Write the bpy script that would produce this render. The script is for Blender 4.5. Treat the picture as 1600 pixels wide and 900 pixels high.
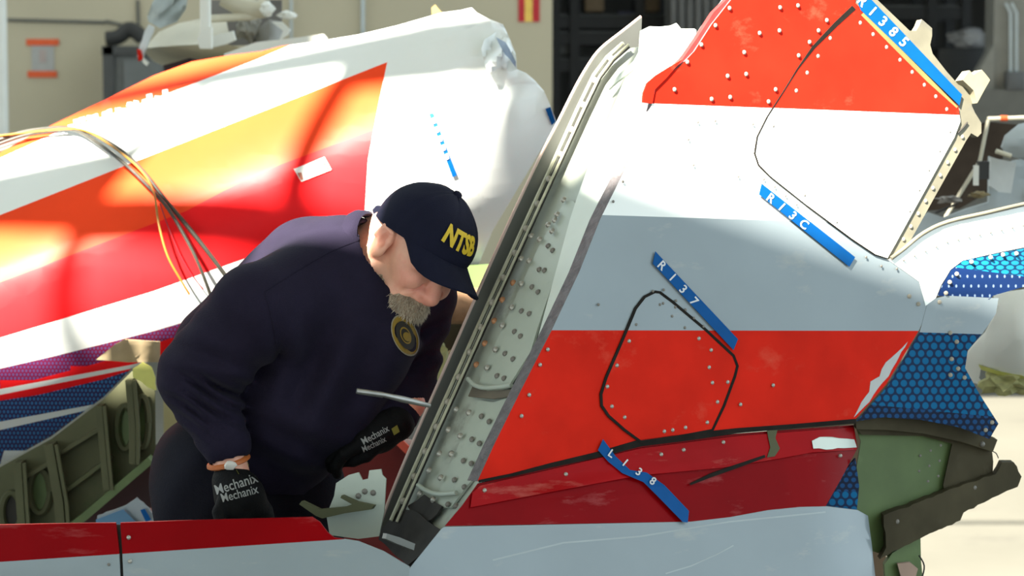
import bpy, bmesh, math, random
import numpy as np
from mathutils import Vector, Matrix
from mathutils.bvhtree import BVHTree

random.seed(7)
for o in list(bpy.data.objects):
    bpy.data.objects.remove(o)
scene = bpy.context.scene
COL = scene.collection

# ------------------------------------------------------------------ camera
F = 3778.0                                   # focal length in pixels of the 1600 px frame (85 mm)
CAM = Vector((0.0, 0.0, 1.65))
TILT = math.atan((450 - 150) / F)            # looking slightly down
cd = bpy.data.cameras.new('camera')
cam = bpy.data.objects.new('camera', cd)
COL.objects.link(cam)
cam.location = CAM
cam.rotation_euler = (math.pi / 2 - TILT, 0, 0)
cd.sensor_width = 36.0
cd.lens = F / 1600 * 36.0
cd.clip_end = 200
cd.dof.use_dof = True
cd.dof.focus_distance = 4.0
cd.dof.aperture_fstop = 8.0
scene.camera = cam

# ------------------------------------------------------------------ world, sun, exposure
w = bpy.data.worlds.new('sky')
scene.world = w
w.use_nodes = True
bg = w.node_tree.nodes['Background']
bg.inputs[0].default_value = (0.80, 0.96, 1.04, 1)
bg.inputs[1].default_value = 1.95
TOSUN = Vector((-0.40, -0.60, 0.69)).normalized()
sd = bpy.data.lights.new('sun', 'SUN')
sd.energy = 42.0
sd.color = (1.0, 0.93, 0.80)
sd.angle = math.radians(0.32)
sun = bpy.data.objects.new('sun', sd)
COL.objects.link(sun)
sun.location = (-8, -10, 14)
sun.rotation_euler = TOSUN.to_track_quat('Z', 'Y').to_euler()
vs = scene.view_settings
vs.view_transform = 'Standard'
vs.look = 'None'
vs.gamma = 1.0
vs.use_curve_mapping = False
vs.exposure = 0.0

# ------------------------------------------------------------------ geometry helpers
RX = Vector((1, 0, 0))
RU = Vector((0, math.sin(TILT), math.cos(TILT)))
RF = Vector((0, math.cos(TILT), -math.sin(TILT)))

def ray(px, py):
    return RF + RX * ((px - 800) / F) + RU * (-(py - 450) / F)

def P(px, py, d):
    return CAM + ray(px, py) * d

class Plane:
    def __init__(s, pt, n):
        s.pt = pt; s.n = n.normalized()
    def d(s, px, py):
        return s.n.dot(s.pt - CAM) / s.n.dot(ray(px, py))
    def P(s, px, py, lift=0.0):
        return P(px, py, s.d(px, py)) + s.n * lift
    def shift(s, t):
        return Plane(s.pt + s.n * t, s.n)
    def through(a, b, c):
        n = (b - a).cross(c - a).normalized()
        if n.dot(CAM - a) < 0: n = -n
        return Plane(a, n)

# ------------------------------------------------------------------ materials
MATS = {}
def lin(c):
    return tuple(((x / 255) / 12.92 if x / 255 <= 0.04045 else ((x / 255 + 0.055) / 1.055) ** 2.4) for x in c)

def mat(name, col, rough=0.5, metal=0.0, coat=0.0, vary=0.10, scale=12.0, bump=0.0, bscale=60.0, scuff=None, spec=0.5):
    """procedural material: base colour with noise variation, optional scuffs with a colour of their own"""
    if name in MATS: return MATS[name]
    m = bpy.data.materials.new(name); m.use_nodes = True
    nt = m.node_tree; N = nt.nodes; L = nt.links
    b = N['Principled BSDF']
    b.inputs['Roughness'].default_value = rough
    b.inputs['Metallic'].default_value = metal
    b.inputs['Coat Weight'].default_value = coat
    b.inputs['Coat Roughness'].default_value = 0.12
    b.inputs['Specular IOR Level'].default_value = spec
    tc = N.new('ShaderNodeTexCoord')
    nz = N.new('ShaderNodeTexNoise'); nz.inputs['Scale'].default_value = scale; nz.inputs['Detail'].default_value = 5
    L.new(tc.outputs['Object'], nz.inputs['Vector'])
    cr = N.new('ShaderNodeValToRGB')
    cr.color_ramp.elements[0].position = 0.3; cr.color_ramp.elements[1].position = 0.7
    cr.color_ramp.elements[0].color = tuple(x * (1 - vary) for x in col) + (1,)
    cr.color_ramp.elements[1].color = tuple(min(1, x * (1 + vary)) for x in col) + (1,)
    L.new(nz.outputs['Fac'], cr.inputs['Fac'])
    out = cr.outputs['Color']
    if scuff:
        scol, amt, sc, stretch = scuff
        mp = N.new('ShaderNodeMapping'); mp.inputs['Scale'].default_value = stretch
        mp.inputs['Rotation'].default_value = (0, 0.25, 0)
        L.new(tc.outputs['Object'], mp.inputs['Vector'])
        n2 = N.new('ShaderNodeTexNoise'); n2.inputs['Scale'].default_value = sc; n2.inputs['Detail'].default_value = 9
        n2.inputs['Roughness'].default_value = 0.68
        L.new(mp.outputs['Vector'], n2.inputs['Vector'])
        r2 = N.new('ShaderNodeValToRGB')
        r2.color_ramp.elements[0].position = 1 - amt; r2.color_ramp.elements[1].position = min(1, 1 - amt + 0.16)
        L.new(n2.outputs['Fac'], r2.inputs['Fac'])
        mx = N.new('ShaderNodeMix'); mx.data_type = 'RGBA'
        mx.inputs[7].default_value = tuple(scol) + (1,)
        L.new(r2.outputs['Color'], mx.inputs[0]); L.new(out, mx.inputs[6])
        out = mx.outputs[2]
    L.new(out, b.inputs['Base Color'])
    if bump:
        n3 = N.new('ShaderNodeTexNoise'); n3.inputs['Scale'].default_value = bscale; n3.inputs['Detail'].default_value = 4
        L.new(tc.outputs['Object'], n3.inputs['Vector'])
        bp = N.new('ShaderNodeBump'); bp.inputs['Strength'].default_value = bump; bp.inputs['Distance'].default_value = 0.01
        L.new(n3.outputs['Fac'], bp.inputs['Height']); L.new(bp.outputs['Normal'], b.inputs['Normal'])
    MATS[name] = m
    return m

def dots(name, cdot, cbase, S=(7.4, 8.4), r=0.40, rough=0.35, slant=0.0):
    """printed halftone livery: staggered dots along the skin's own UV"""
    m = bpy.data.materials.new(name); m.use_nodes = True
    nt = m.node_tree; N = nt.nodes; L = nt.links
    b = N['Principled BSDF']; b.inputs['Roughness'].default_value = rough; b.inputs['Specular IOR Level'].default_value = 0.08
    tc = N.new('ShaderNodeTexCoord'); sp = N.new('ShaderNodeSeparateXYZ'); L.new(tc.outputs['UV'], sp.inputs[0])
    def M(op, a, bb=None):
        n = N.new('ShaderNodeMath'); n.operation = op
        for i, v in enumerate((a, bb)):
            if v is None: continue
            if isinstance(v, (int, float)): n.inputs[i].default_value = v
            else: L.new(v, n.inputs[i])
        return n.outputs[0]
    y = M('ADD', M('MULTIPLY', sp.outputs[1], S[1]), M('MULTIPLY', sp.outputs[0], slant * S[1]))
    row = M('FLOOR', y)
    x = M('ADD', M('MULTIPLY', sp.outputs[0], S[0]), M('MULTIPLY', row, 0.5))
    fx = M('SUBTRACT', M('FRACT', x), 0.5); fy = M('SUBTRACT', M('FRACT', y), 0.5)
    dd = M('SQRT', M('ADD', M('MULTIPLY', M('MULTIPLY', fx, fx), 1.5), M('MULTIPLY', fy, fy)))
    mr = N.new('ShaderNodeMapRange'); mr.inputs[1].default_value = r; mr.inputs[2].default_value = r + 0.1
    L.new(dd, mr.inputs[0])
    mx = N.new('ShaderNodeMix'); mx.data_type = 'RGBA'
    L.new(mr.outputs[0], mx.inputs[0])
    mx.inputs[6].default_value = tuple(cdot) + (1,); mx.inputs[7].default_value = tuple(cbase) + (1,)
    L.new(mx.outputs[2], b.inputs['Base Color'])
    MATS[name] = m
    return m

WHITE = mat('white_paint', (0.80, 0.83, 0.81), 0.35, coat=0.3, vary=0.03, scale=5, scuff=((0.50, 0.49, 0.44), 0.36, 9, (1, 1, 1)))
GREY = mat('silver_grey_paint', (0.215, 0.26, 0.285), 0.33, coat=0.15, vary=0.07, scale=4, scuff=((0.30, 0.32, 0.31), 0.40, 7, (1, 1, 3)))
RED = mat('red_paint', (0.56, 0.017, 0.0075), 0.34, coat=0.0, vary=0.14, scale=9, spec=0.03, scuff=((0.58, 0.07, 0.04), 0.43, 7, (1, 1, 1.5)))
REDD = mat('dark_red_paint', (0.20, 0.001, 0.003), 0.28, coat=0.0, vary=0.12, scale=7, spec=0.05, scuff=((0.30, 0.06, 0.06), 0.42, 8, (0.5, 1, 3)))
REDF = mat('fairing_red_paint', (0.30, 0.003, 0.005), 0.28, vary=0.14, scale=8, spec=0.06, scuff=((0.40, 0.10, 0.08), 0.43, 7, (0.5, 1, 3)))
REDB = mat('bright_red_stripe', (0.90, 0.066, 0.018), 0.36, coat=0.0, spec=0.06, vary=0.06, scale=6, scuff=((0.8, 0.3, 0.2), 0.30, 9, (1, 1, 1)))
REDC = mat('crimson_stripe', (0.86, 0.016, 0.020), 0.36, coat=0.0, spec=0.06, vary=0.06, scale=6, scuff=((0.8, 0.3, 0.2), 0.30, 9, (1, 1, 1)))
PURPLE = dots('purple_halftone', (0.14, 0.08, 0.24), (0.20, 0.012, 0.06), S=(17, 17), r=0.34)
BLUEF = dots('far_blue_halftone', (0.05, 0.18, 0.42), (0.045, 0.035, 0.10), S=(16, 15), r=0.34)
BLUE = dots('blue_halftone', (0.0, 0.10, 0.24), (0.004, 0.018, 0.06), S=(7.4, 8.6), r=0.40)
BLUED = dots('dark_blue_halftone', (0.006, 0.05, 0.15), (0.004, 0.010, 0.03), S=(8.6, 11.0), r=0.34)
BLUEC = dots('cyan_halftone', (0.01, 0.19, 0.36), (0.005, 0.03, 0.08), S=(6.4, 14.0), r=0.42)
NAVYP = dots('navy_speckled_paint', (0.20, 0.28, 0.40), (0.006, 0.022, 0.09), S=(8.6, 6.6), r=0.10)
SPAR = mat('grey_green_primer', (0.40, 0.44, 0.38), 0.45, vary=0.10, scale=14, scuff=((0.20, 0.20, 0.18), 0.44, 9, (1, 1, 1)))
SPARL = mat('pale_primer', (0.40, 0.45, 0.39), 0.45, vary=0.06, scale=10, scuff=((0.22, 0.23, 0.20), 0.36, 12, (1, 1, 1)))
FLANGE = mat('white_primer', (0.60, 0.66, 0.60), 0.45, vary=0.05, scale=10)
DKMETAL = mat('dull_inner_skin', (0.12, 0.125, 0.115), 0.38, metal=0.2, vary=0.12, scale=5, scuff=((0.20, 0.21, 0.19), 0.40, 5, (1, 1, .4)))
EDGE = mat('honeycomb_edge', (0.125, 0.115, 0.122), 0.7, vary=0.3, scale=60, bump=0.5, bscale=150)
EDGER = mat('red_edge', (0.20, 0.02, 0.018), 0.6, vary=0.25, scale=40)
GREENP = mat('green_primer', (0.085, 0.125, 0.045), 0.55, vary=0.16, scale=9, spec=0.3, scuff=((0.13, 0.18, 0.08), 0.38, 10, (1, 1, 1)))
OLIVE = mat('olive_primer', (0.082, 0.085, 0.046), 0.65, spec=0.15, vary=0.14, scale=8, scuff=((0.06, 0.085, 0.035), 0.42, 8, (1, 1, 1)))
BROWN = mat('sooty_brown_metal', (0.052, 0.044, 0.026), 0.6, metal=0.0, spec=0.06, vary=0.3, scale=10, scuff=((0.085, 0.075, 0.055), 0.38, 10, (1, 1, 1)))
SOOT = mat('soot', (0.018, 0.016, 0.014), 0.7, vary=0.4, scale=30)
SEAM = mat('dark_sealant', (0.012, 0.010, 0.008), 0.7, vary=0.3, scale=30, spec=0.1)
BEIGE = mat('beige_fiberglass', (0.155, 0.145, 0.105), 0.6, vary=0.2, scale=16, scuff=((0.10, 0.10, 0.09), 0.46, 14, (1, 1, 1)))
YELLOWP = mat('yellow_zinc_primer', (0.22, 0.16, 0.05), 0.55, vary=0.14, scale=18)
RIVET = mat('rivet_metal', (0.36, 0.35, 0.31), 0.38, metal=0.5, vary=0.2, scale=60)
RIVETR = mat('rusty_rivet', (0.36, 0.17, 0.08), 0.5, metal=0.3, vary=0.2, scale=60)
RIVETW = mat('bare_fastener', (0.30, 0.28, 0.23), 0.45, vary=0.1, scale=50)
RIVETD = mat('dark_fastener', (0.16, 0.15, 0.13), 0.45, vary=0.1, scale=50)
HOLE_SHADE = mat('hole_shade', (0.02, 0.018, 0.015), 0.8)
TAPE = mat('blue_masking_tape', (0.0, 0.070, 0.25), 0.55, spec=0.12, vary=0.07, scale=30)
INK = mat('white_lettering', (0.55, 0.58, 0.60), 0.6, vary=0.03)
RAIL = mat('rail_metal', (0.40, 0.40, 0.30), 0.45, metal=0.2, vary=0.2, scale=30)
STEEL = mat('steel', (0.33, 0.33, 0.32), 0.3, metal=0.8, vary=0.15, scale=30)

# ------------------------------------------------------------------ object helpers
def tag(o, label=None, cat=None, group=None, kind=None):
    if label: o['label'] = label
    if cat: o['category'] = cat
    if group: o['group'] = group
    if kind: o['kind'] = kind
    return o

def thing(name, label, cat, loc=(0, 0, 0), group=None):
    o = bpy.data.objects.new(name, None); COL.objects.link(o)
    o.empty_display_size = 0.1
    o.location = loc
    bpy.context.view_layer.update()
    return tag(o, label, cat, group)

def link(name, me, parent=None, mats=None, smooth=None):
    if mats:
        for m in (mats if isinstance(mats, (list, tuple)) else [mats]): me.materials.append(m)
    if smooth is not None:
        for p in me.polygons: p.use_smooth = True
        me.set_sharp_from_angle(angle=math.radians(smooth))
    o = bpy.data.objects.new(name, me); COL.objects.link(o)
    if parent is not None:
        o.parent = parent
        if parent.parent is None: o.matrix_parent_inverse = Matrix.Translation(parent.location).inverted()
    return o

def meshdata(name, verts, faces):
    me = bpy.data.meshes.new(name)
    me.from_pydata([tuple(v) for v in verts], [], faces)
    me.update()
    return me

def fixn(me):
    bm = bmesh.new(); bm.from_mesh(me)
    bmesh.ops.recalc_face_normals(bm, faces=bm.faces)
    bm.to_mesh(me); bm.free()

def obj(name, verts, faces, m, parent=None, smooth=None):
    me = meshdata(name, verts, faces); fixn(me)
    return link(name, me, parent, m, smooth)

def sheet(name, outline, dfn, thick, mats, parent, off=None, lift=0.0, step=60, cuts=(), mfn=None, edge=None, smooth=40, jag=0.0):
    """a skin panel: an outline in the survey frame laid on a surface dfn at its own distance, with thickness"""
    if isinstance(dfn, Plane):
        pl = dfn; off = -pl.n if off is None else off; fn = pl.d; up = pl.n
    else:
        fn = dfn; off = Vector((0, 1, 0)) if off is None else off; up = -off.normalized()
    mats = list(mats) if isinstance(mats, (list, tuple)) else [mats]
    if jag:
        rnd = random.Random(len(outline)); ol = []
        for i, a in enumerate(outline):
            b = outline[(i + 1) % len(outline)]
            ol.append(a); n = int(math.dist(a, b) / (jag * 3))
            for k in range(1, n):
                t = k / n
                ol.append((a[0] + (b[0] - a[0]) * t + rnd.uniform(-jag, jag) * .5, a[1] + (b[1] - a[1]) * t + rnd.uniform(-jag, jag) * .5))
        outline = ol
    bm = bmesh.new()
    vs_ = [bm.verts.new((x, y, 0)) for x, y in outline]
    bm.faces.new(vs_); bm.normal_update()
    bmesh.ops.triangulate(bm, faces=bm.faces[:], ngon_method='EAR_CLIP')
    xs = [p[0] for p in outline]; ys = [p[1] for p in outline]
    lines = []
    if step:
        k = math.floor(min(xs) / step) + 1
        while k * step < max(xs): lines.append(((k * step, 0, 0), (1, 0, 0))); k += 1
        k = math.floor(min(ys) / step) + 1
        while k * step < max(ys): lines.append(((0, k * step, 0), (0, 1, 0))); k += 1
    for (a, b) in cuts:
        dx, dy = b[0] - a[0], b[1] - a[1]
        lines.append(((a[0], a[1], 0), Vector((-dy, dx, 0)).normalized()))
    for co, no in lines:
        bmesh.ops.bisect_plane(bm, geom=bm.verts[:] + bm.edges[:] + bm.faces[:], dist=1e-4, plane_co=co, plane_no=no)
    bm.verts.index_update()
    pv = [(v.co.x, v.co.y) for v in bm.verts]
    fs = [[v.index for v in f.verts] for f in bm.faces]
    cen = [f.calc_center_median() for f in bm.faces]
    bnd = [(e.verts[0].index, e.verts[1].index) for e in bm.edges if e.is_boundary]
    bm.free()
    n = len(pv)
    front = [P(x, y, fn(x, y)) + up * lift for x, y in pv]
    o_ = off.normalized() * thick
    back = [v + o_ for v in front]
    faces = []; mi = []
    em = len(mats) if edge else 0
    for f, c in zip(fs, cen):
        k = mfn(c.x, c.y) if mfn else 0
        faces.append(f[::-1] if False else f); mi.append(k)
        faces.append([i + n for i in f[::-1]]); mi.append(em if edge else k)
    for a, b in bnd:
        k = em
        if not edge and mfn:
            k = mfn((pv[a][0] + pv[b][0]) / 2, (pv[a][1] + pv[b][1]) / 2)
        faces.append([a, b, b + n, a + n]); mi.append(k)
    me = meshdata(name, front + back, faces)
    for p, k in zip(me.polygons, mi): p.material_index = k
    uv = me.uv_layers.new(name='UVMap')
    for lp in me.loops:
        x, y = pv[lp.vertex_index % n]
        uv.data[lp.index].uv = (x / 100, -y / 100)
    fixn(me)
    return link(name, me, parent, mats + ([edge] if edge else []), smooth)

def tube(name, pts, r, m, parent=None, seg=8, closed=False, smooth=50):
    if not isinstance(r, (list, tuple)): r = [r] * len(pts)
    pts = [Vector(p) for p in pts]
    vs_, fs = [], []
    prev = None
    for i, p in enumerate(pts):
        t = (pts[min(i + 1, len(pts) - 1)] - pts[max(i - 1, 0)]).normalized()
        a = t.orthogonal().normalized() if prev is None else (prev - t * prev.dot(t)).normalized()
        prev = a; b = t.cross(a)
        for k in range(seg):
            an = 2 * math.pi * k / seg
            vs_.append(p + (a * math.cos(an) + b * math.sin(an)) * r[i])
    for i in range(len(pts) - 1):
        for k in range(seg):
            fs.append([i * seg + k, i * seg + (k + 1) % seg, (i + 1) * seg + (k + 1) % seg, (i + 1) * seg + k])
    fs.append(list(range(seg))[::-1]); fs.append([(len(pts) - 1) * seg + k for k in range(seg)])
    return obj(name, vs_, fs, m, parent, smooth)

def smoothpath(pts, n=8):
    """Catmull-Rom through the points"""
    pts = [tuple(p) for p in pts]; out = []
    for i in range(len(pts) - 1):
        p0 = pts[max(i - 1, 0)]; p1 = pts[i]; p2 = pts[i + 1]; p3 = pts[min(i + 2, len(pts) - 1)]
        for k in range(n):
            t = k / n
            out.append(tuple(0.5 * (2 * b + (c - a) * t + (2 * a - 5 * b + 4 * c - d) * t * t + (-a + 3 * b - 3 * c + d) * t ** 3) for a, b, c, d in zip(p0, p1, p2, p3)))
    out.append(pts[-1])
    return out

def ribbon_px(pts, wd):
    """outline of a strip of width wd along a polyline"""
    L_, R_ = [], []
    for i, p in enumerate(pts):
        a = pts[max(i - 1, 0)]; b = pts[min(i + 1, len(pts) - 1)]
        dx, dy = b[0] - a[0], b[1] - a[1]; l = math.hypot(dx, dy) or 1
        wdt = wd[i] if isinstance(wd, (list, tuple)) else wd
        nx, ny = -dy / l * wdt / 2, dx / l * wdt / 2
        L_.append((p[0] + nx, p[1] + ny)); R_.append((p[0] - nx, p[1] - ny))
    return L_ + R_[::-1]

def box(name, c, s, m, parent=None, rot=None, bev=0.0):
    bm = bmesh.new(); bmesh.ops.create_cube(bm, size=1)
    bmesh.ops.scale(bm, vec=s, verts=bm.verts)
    if bev: bmesh.ops.bevel(bm, geom=bm.edges[:], offset=bev, segments=2, profile=0.5, affect='EDGES')
    if rot is not None: bmesh.ops.transform(bm, matrix=rot.to_4x4(), verts=bm.verts)
    bmesh.ops.translate(bm, vec=c, verts=bm.verts)
    me = bpy.data.meshes.new(name); bm.to_mesh(me); bm.free()
    return link(name, me, parent, m, 40 if bev else None)

def dome_mesh(name, r, h, m, seg=8):
    vs_, fs = [], []
    for (rr, z) in ((1, 0), (0.85, 0.6), (0.45, 0.95)):
        for k in range(seg):
            a = 2 * math.pi * k / seg; vs_.append((rr * r * math.cos(a), rr * r * math.sin(a), z * h))
    vs_.append((0, 0, h))
    for i in range(2):
        for k in range(seg): fs.append([i * seg + k, i * seg + (k + 1) % seg, (i + 1) * seg + (k + 1) % seg, (i + 1) * seg + k])
    for k in range(seg): fs.append([2 * seg + k, 2 * seg + (k + 1) % seg, 3 * seg])
    me = meshdata(name, vs_, fs); me.materials.append(m)
    for p in me.polygons: p.use_smooth = True
    return me

def put(name, me, pos, nrm, parent):
    o = bpy.data.objects.new(name, me); COL.objects.link(o)
    o.parent = parent
    if parent.parent is None: o.matrix_parent_inverse = Matrix.Translation(parent.location).inverted()
    o.matrix_basis = Matrix.Translation(pos) @ nrm.to_track_quat('Z', 'Y').to_matrix().to_4x4()
    return o

def text2d(s, bold=0.0):
    cu = bpy.data.curves.new('t', 'FONT'); cu.body = s; cu.align_x = 'CENTER'; cu.align_y = 'CENTER'
    cu.offset = bold; cu.resolution_u = 3; cu.fill_mode = 'FRONT'
    o = bpy.data.objects.new('t', cu); COL.objects.link(o)
    dg = bpy.context.evaluated_depsgraph_get()
    me = o.evaluated_get(dg).to_mesh()
    v = [(p.co.x, p.co.y) for p in me.vertices]; f = [list(p.vertices) for p in me.polygons]
    o.evaluated_get(dg).to_mesh_clear()
    bpy.data.objects.remove(o); bpy.data.curves.remove(cu)
    return v, f

def lettering(name, s, mapfn, m, parent, bold=0.02, subdiv=0):
    v, f = text2d(s, bold)
    me = meshdata(name, [(x, y, 0) for x, y in v], f)
    if subdiv:
        bm = bmesh.new(); bm.from_mesh(me)
        bmesh.ops.triangulate(bm, faces=bm.faces[:])
        bmesh.ops.subdivide_edges(bm, edges=bm.edges[:], cuts=subdiv, use_grid_fill=True)
        bm.to_mesh(me); bm.free()
    for vv in me.vertices: vv.co = mapfn(vv.co.x, vv.co.y)
    return link(name, me, parent, m)

# ================================================================== THE SETTING
YW = 16.0                                     # back wall of the hangar
def onY(px, py, Y):
    r = ray(px, py); return CAM + r * ((Y - CAM.y) / r.y)

CONC = mat('concrete_floor', (0.105, 0.102, 0.085), 0.5, vary=0.08, scale=1.5, bump=0.05, bscale=20, scuff=((0.085, 0.082, 0.07), 0.42, 2, (1, 1, 1)))
WALLM = mat('beige_wall_paint', (0.49, 0.43, 0.305), 0.75, vary=0.05, scale=1.2, scuff=((0.38, 0.33, 0.24), 0.36, 2, (1, 1, 1)))
SEAMW = mat('wall_joint', (0.13, 0.125, 0.105), 0.8)
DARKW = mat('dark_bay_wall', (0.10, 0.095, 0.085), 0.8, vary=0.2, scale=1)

def slab(name, a, b, m, parent=None, kind='structure'):
    c = [(p + q) / 2 for p, q in zip(a, b)]; s = [abs(q - p) for p, q in zip(a, b)]
    o = box(name, Vector(c), s, m, parent)
    if parent is None: tag(o, kind=kind)
    return o

slab('floor', (-14, -6, -0.1), (14, YW + 9, 0), CONC)
XO = onY(863, 100, YW).x                      # edge of the dark bay
wl = slab('wall_back', (-14, YW, 0), (XO, YW + 0.3, 7), WALLM)
slab('wall_bay_back', (XO, YW + 8, 0), (8, YW + 8.2, 7), DARKW)
slab('wall_bay_right', (8, YW, 0), (8.2, YW + 8.2, 7), DARKW)
slab('wall_bay_left', (XO - 0.3, YW + 0.3, 0), (XO, YW + 8, 7), DARKW)
slab('ceiling_bay', (XO, YW + 0.0, 6.8), (8.2, YW + 8, 7), DARKW)
wr = slab('wall_header', (XO, YW, 3.6), (8.2, YW + 0.3, 7), DARKW)
# joints of the wall panels
for (x0, y0, x1, y1) in ((12, 31, 165, 35), (165, 33, 215, 45), (215, 0, 217, 60)):
    a = onY(x0, y0, YW - 0.01); b = onY(x1, y1, YW - 0.01)
    tube('panel_joint', [a, b], 0.012, SEAMW, wl, 6)
# conduits on the wall
CONDM = mat('conduit_metal', (0.42, 0.46, 0.46), 0.4, metal=0.3)
for i, px in enumerate((455, 567)):
    a = onY(px, 60, YW - 0.03); b = onY(px, -140, YW - 0.03)
    t = tube('conduit', [a, b], 0.013 if i else 0.009, CONDM, None, 8)
    tag(t, ('thin grey conduit on the wall above the torn white wing root', 'pale grey vertical conduit on the wall right of the cream wreckage')[i], 'conduit')
# white post at the far left
WPOST = mat('white_post_paint', (0.78, 0.78, 0.73), 0.5, vary=0.04)
p0 = thing('steel_post', 'white painted vertical post at the far left before the beige wall', 'post', onY(0, 500, 13) * 1.0)
p0.location.z = 0
bpy.context.view_layer.update()
xa = onY(-14, 200, 13).x; xb = onY(8, 200, 13).x
box('column', Vector(((xa + xb) / 2, 13.05, 1.5)), (xb - xa, 0.1, 3.0), WPOST, p0, bev=0.008)
box('base_plate', Vector(((xa + xb) / 2, 13.05, 0.01)), (0.2, 0.2, 0.02), WPOST, p0, bev=0.003)
# paper notice with two orange tape bars
PAPER = mat('paper', (0.40, 0.39, 0.37), 0.8, vary=0.05)
ORANGE = mat('orange_tape', (0.72, 0.10, 0.02), 0.6, vary=0.05)
FAINT = mat('faint_print', (0.42, 0.34, 0.31), 0.8)
nt_ = thing('paper_notice', 'pale paper notice held to the wall by two orange tape bars', 'notice', onY(67, 92, YW - 0.002))
def wallrect(name, x0, y0, x1, y1, m, parent, dep, t=0.004):
    a = onY(x0, y0, YW - dep); b = onY(x1, y1, YW - dep)
    return box(name, (a + b) / 2, (abs(b.x - a.x), t, abs(b.z - a.z)), m, parent)
sh = wallrect('sheet', 49, 68, 85, 115, PAPER, nt_, 0.003)
wallrect('printed_sign', 61, 78, 72, 98, FAINT, sh, 0.006, 0.002)
wallrect('tape_bar', 41, 61, 92, 71, ORANGE, nt_, 0.008)
wallrect('tape_bar', 43, 111, 89, 121, ORANGE, nt_, 0.008)
# red, yellow, red sign
REDS = mat('sign_red', (0.48, 0.01, 0.02), 0.5); YELS = mat('sign_yellow', (0.85, 0.55, 0.10), 0.5)
sg = thing('striped_sign', 'small sign of red yellow red vertical bars on wall edge', 'sign', onY(826, 30, YW - 0.003))
for i, (x0, x1, m) in enumerate(((810, 820, REDS), (820, 832, YELS), (832, 843, REDS))):
    wallrect('stripe', x0, -40, x1, 34, m, sg, 0.005, 0.006)
# grey wall cabinet under the cream wreckage
CABM = mat('cabinet_grey', (0.115, 0.12, 0.115), 0.5, vary=0.08)
CABD = mat('cabinet_frame', (0.05, 0.05, 0.048), 0.5)
cb = thing('metal_cabinet', 'dark grey metal cabinet against the wall below cream wreckage', 'cabinet', (onY(215, 100, YW - 0.4).x, YW - 0.25, 0))
a = onY(160, 72, YW - 0.5); b = onY(262, 300, YW - 0.5)
box('body', Vector(((a.x + b.x) / 2, YW - 0.26, (a.z) / 2)), (b.x - a.x, 0.5, a.z), CABM, cb, bev=0.01)
box('front_stile', Vector((a.x + 0.04, YW - 0.52, a.z / 2)), (0.07, 0.03, a.z), CABD, cb, bev=0.004)
box('top_rail', Vector(((a.x + b.x) / 2, YW - 0.52, a.z - 0.03)), (b.x - a.x, 0.03, 0.06), CABD, cb, bev=0.004)
box('door', Vector(((a.x + b.x) / 2 + 0.06, YW - 0.525, a.z / 2 - 0.03)), (b.x - a.x - 0.16, 0.02, a.z - 0.12), CABM, cb, bev=0.004)
# bundled hose above the cabinet
tube('hose', smoothpath([tuple(onY(x, y, YW - 0.2)) for x, y in ((166, 61), (185, 58), (200, 46), (212, 50), (224, 60))], 6), 0.05, mat('black_rubber', (0.025, 0.024, 0.022), 0.6), None, 8)
tag(bpy.data.objects['hose'], 'black hose draped over the top of the grey cabinet', 'hose')

# ---------------------------------------------------------------- the dark bay: racks and stored goods
BLK = mat('rack_black', (0.018, 0.017, 0.016), 0.6); BAYG = mat('bay_grey', (0.085, 0.085, 0.08), 0.7, vary=0.15, scale=3)
def rack(label, pxs, ys, Y, dep=0.7):
    x0 = onY(pxs[0], 0, Y).x; x1 = onY(pxs[-1], 0, Y).x
    r = thing('storage_rack', label, 'rack', ((x0 + x1) / 2, Y, 0), 'storage racks in the dark bay')
    for px in pxs:
        for dy in (0, dep): box('upright', Vector((onY(px, 0, Y).x, Y + dy, 1.6)), (0.07, 0.07, 3.2), BLK, r)
    for py in ys:
        z = onY(800, py, Y).z - 0.06
        for dy in (0, dep): box('beam', Vector(((x0 + x1) / 2, Y + dy, z)), (x1 - x0, 0.04, 0.09), BLK, r)
        box('shelf_board', Vector(((x0 + x1) / 2, Y + dep / 2, z + 0.045)), (x1 - x0, dep, 0.03), BAYG, r)
rack('black storage rack in the dark bay beside the wall edge', (868, 898, 1000, 1046), (22, 48, 90), YW + 2.2)
rack('black storage rack in the dark bay behind the beige torn frame', (1330, 1456, 1510), (8, 130), YW + 2.0)
CART = mat('cardboard', (0.20, 0.14, 0.08), 0.8, vary=0.12); BOXB = mat('blue_bin', (0.03, 0.03, 0.07), 0.6)
def crate(name, x0, y0, x1, y1, Y, m, label, cat):
    a = onY(x0, y0, Y); b = onY(x1, y1, Y)
    t = thing(name, label, cat, ((a.x + b.x) / 2, Y + 0.2, b.z), 'goods on the racks in the dark bay')
    box('carton_body', Vector(((a.x + b.x) / 2, Y + 0.22, (a.z + b.z) / 2)), (b.x - a.x, 0.4, a.z - b.z), m, t, bev=0.01)
    box('lid', Vector(((a.x + b.x) / 2, Y + 0.22, a.z + 0.01)), (b.x - a.x + 0.03, 0.43, 0.04), m, t, bev=0.006)
crate('carton', 914, -6, 944, 18, YW + 2.2, CART, 'brown carton on the rack nearest the wall edge', 'carton')
crate('carton', 1008, -6, 1032, 18, YW + 2.2, CART, 'brown carton on the rack left of the ribbed grey door', 'carton')
crate('storage_bin', 968, 24, 994, 44, YW + 2.2, BOXB, 'dark blue bin on the rack above the torn spar tip', 'bin')
crate('storage_bin', 872, 60, 892, 86, YW + 2.2, BAYG, 'dark grey bin low on the rack by the wall edge', 'bin')
dr = thing('ribbed_door', 'dark grey vertically ribbed metal door in the dark bay', 'door', (onY(1080, 100, YW + 1.6).x, YW + 1.6, 0))
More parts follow.
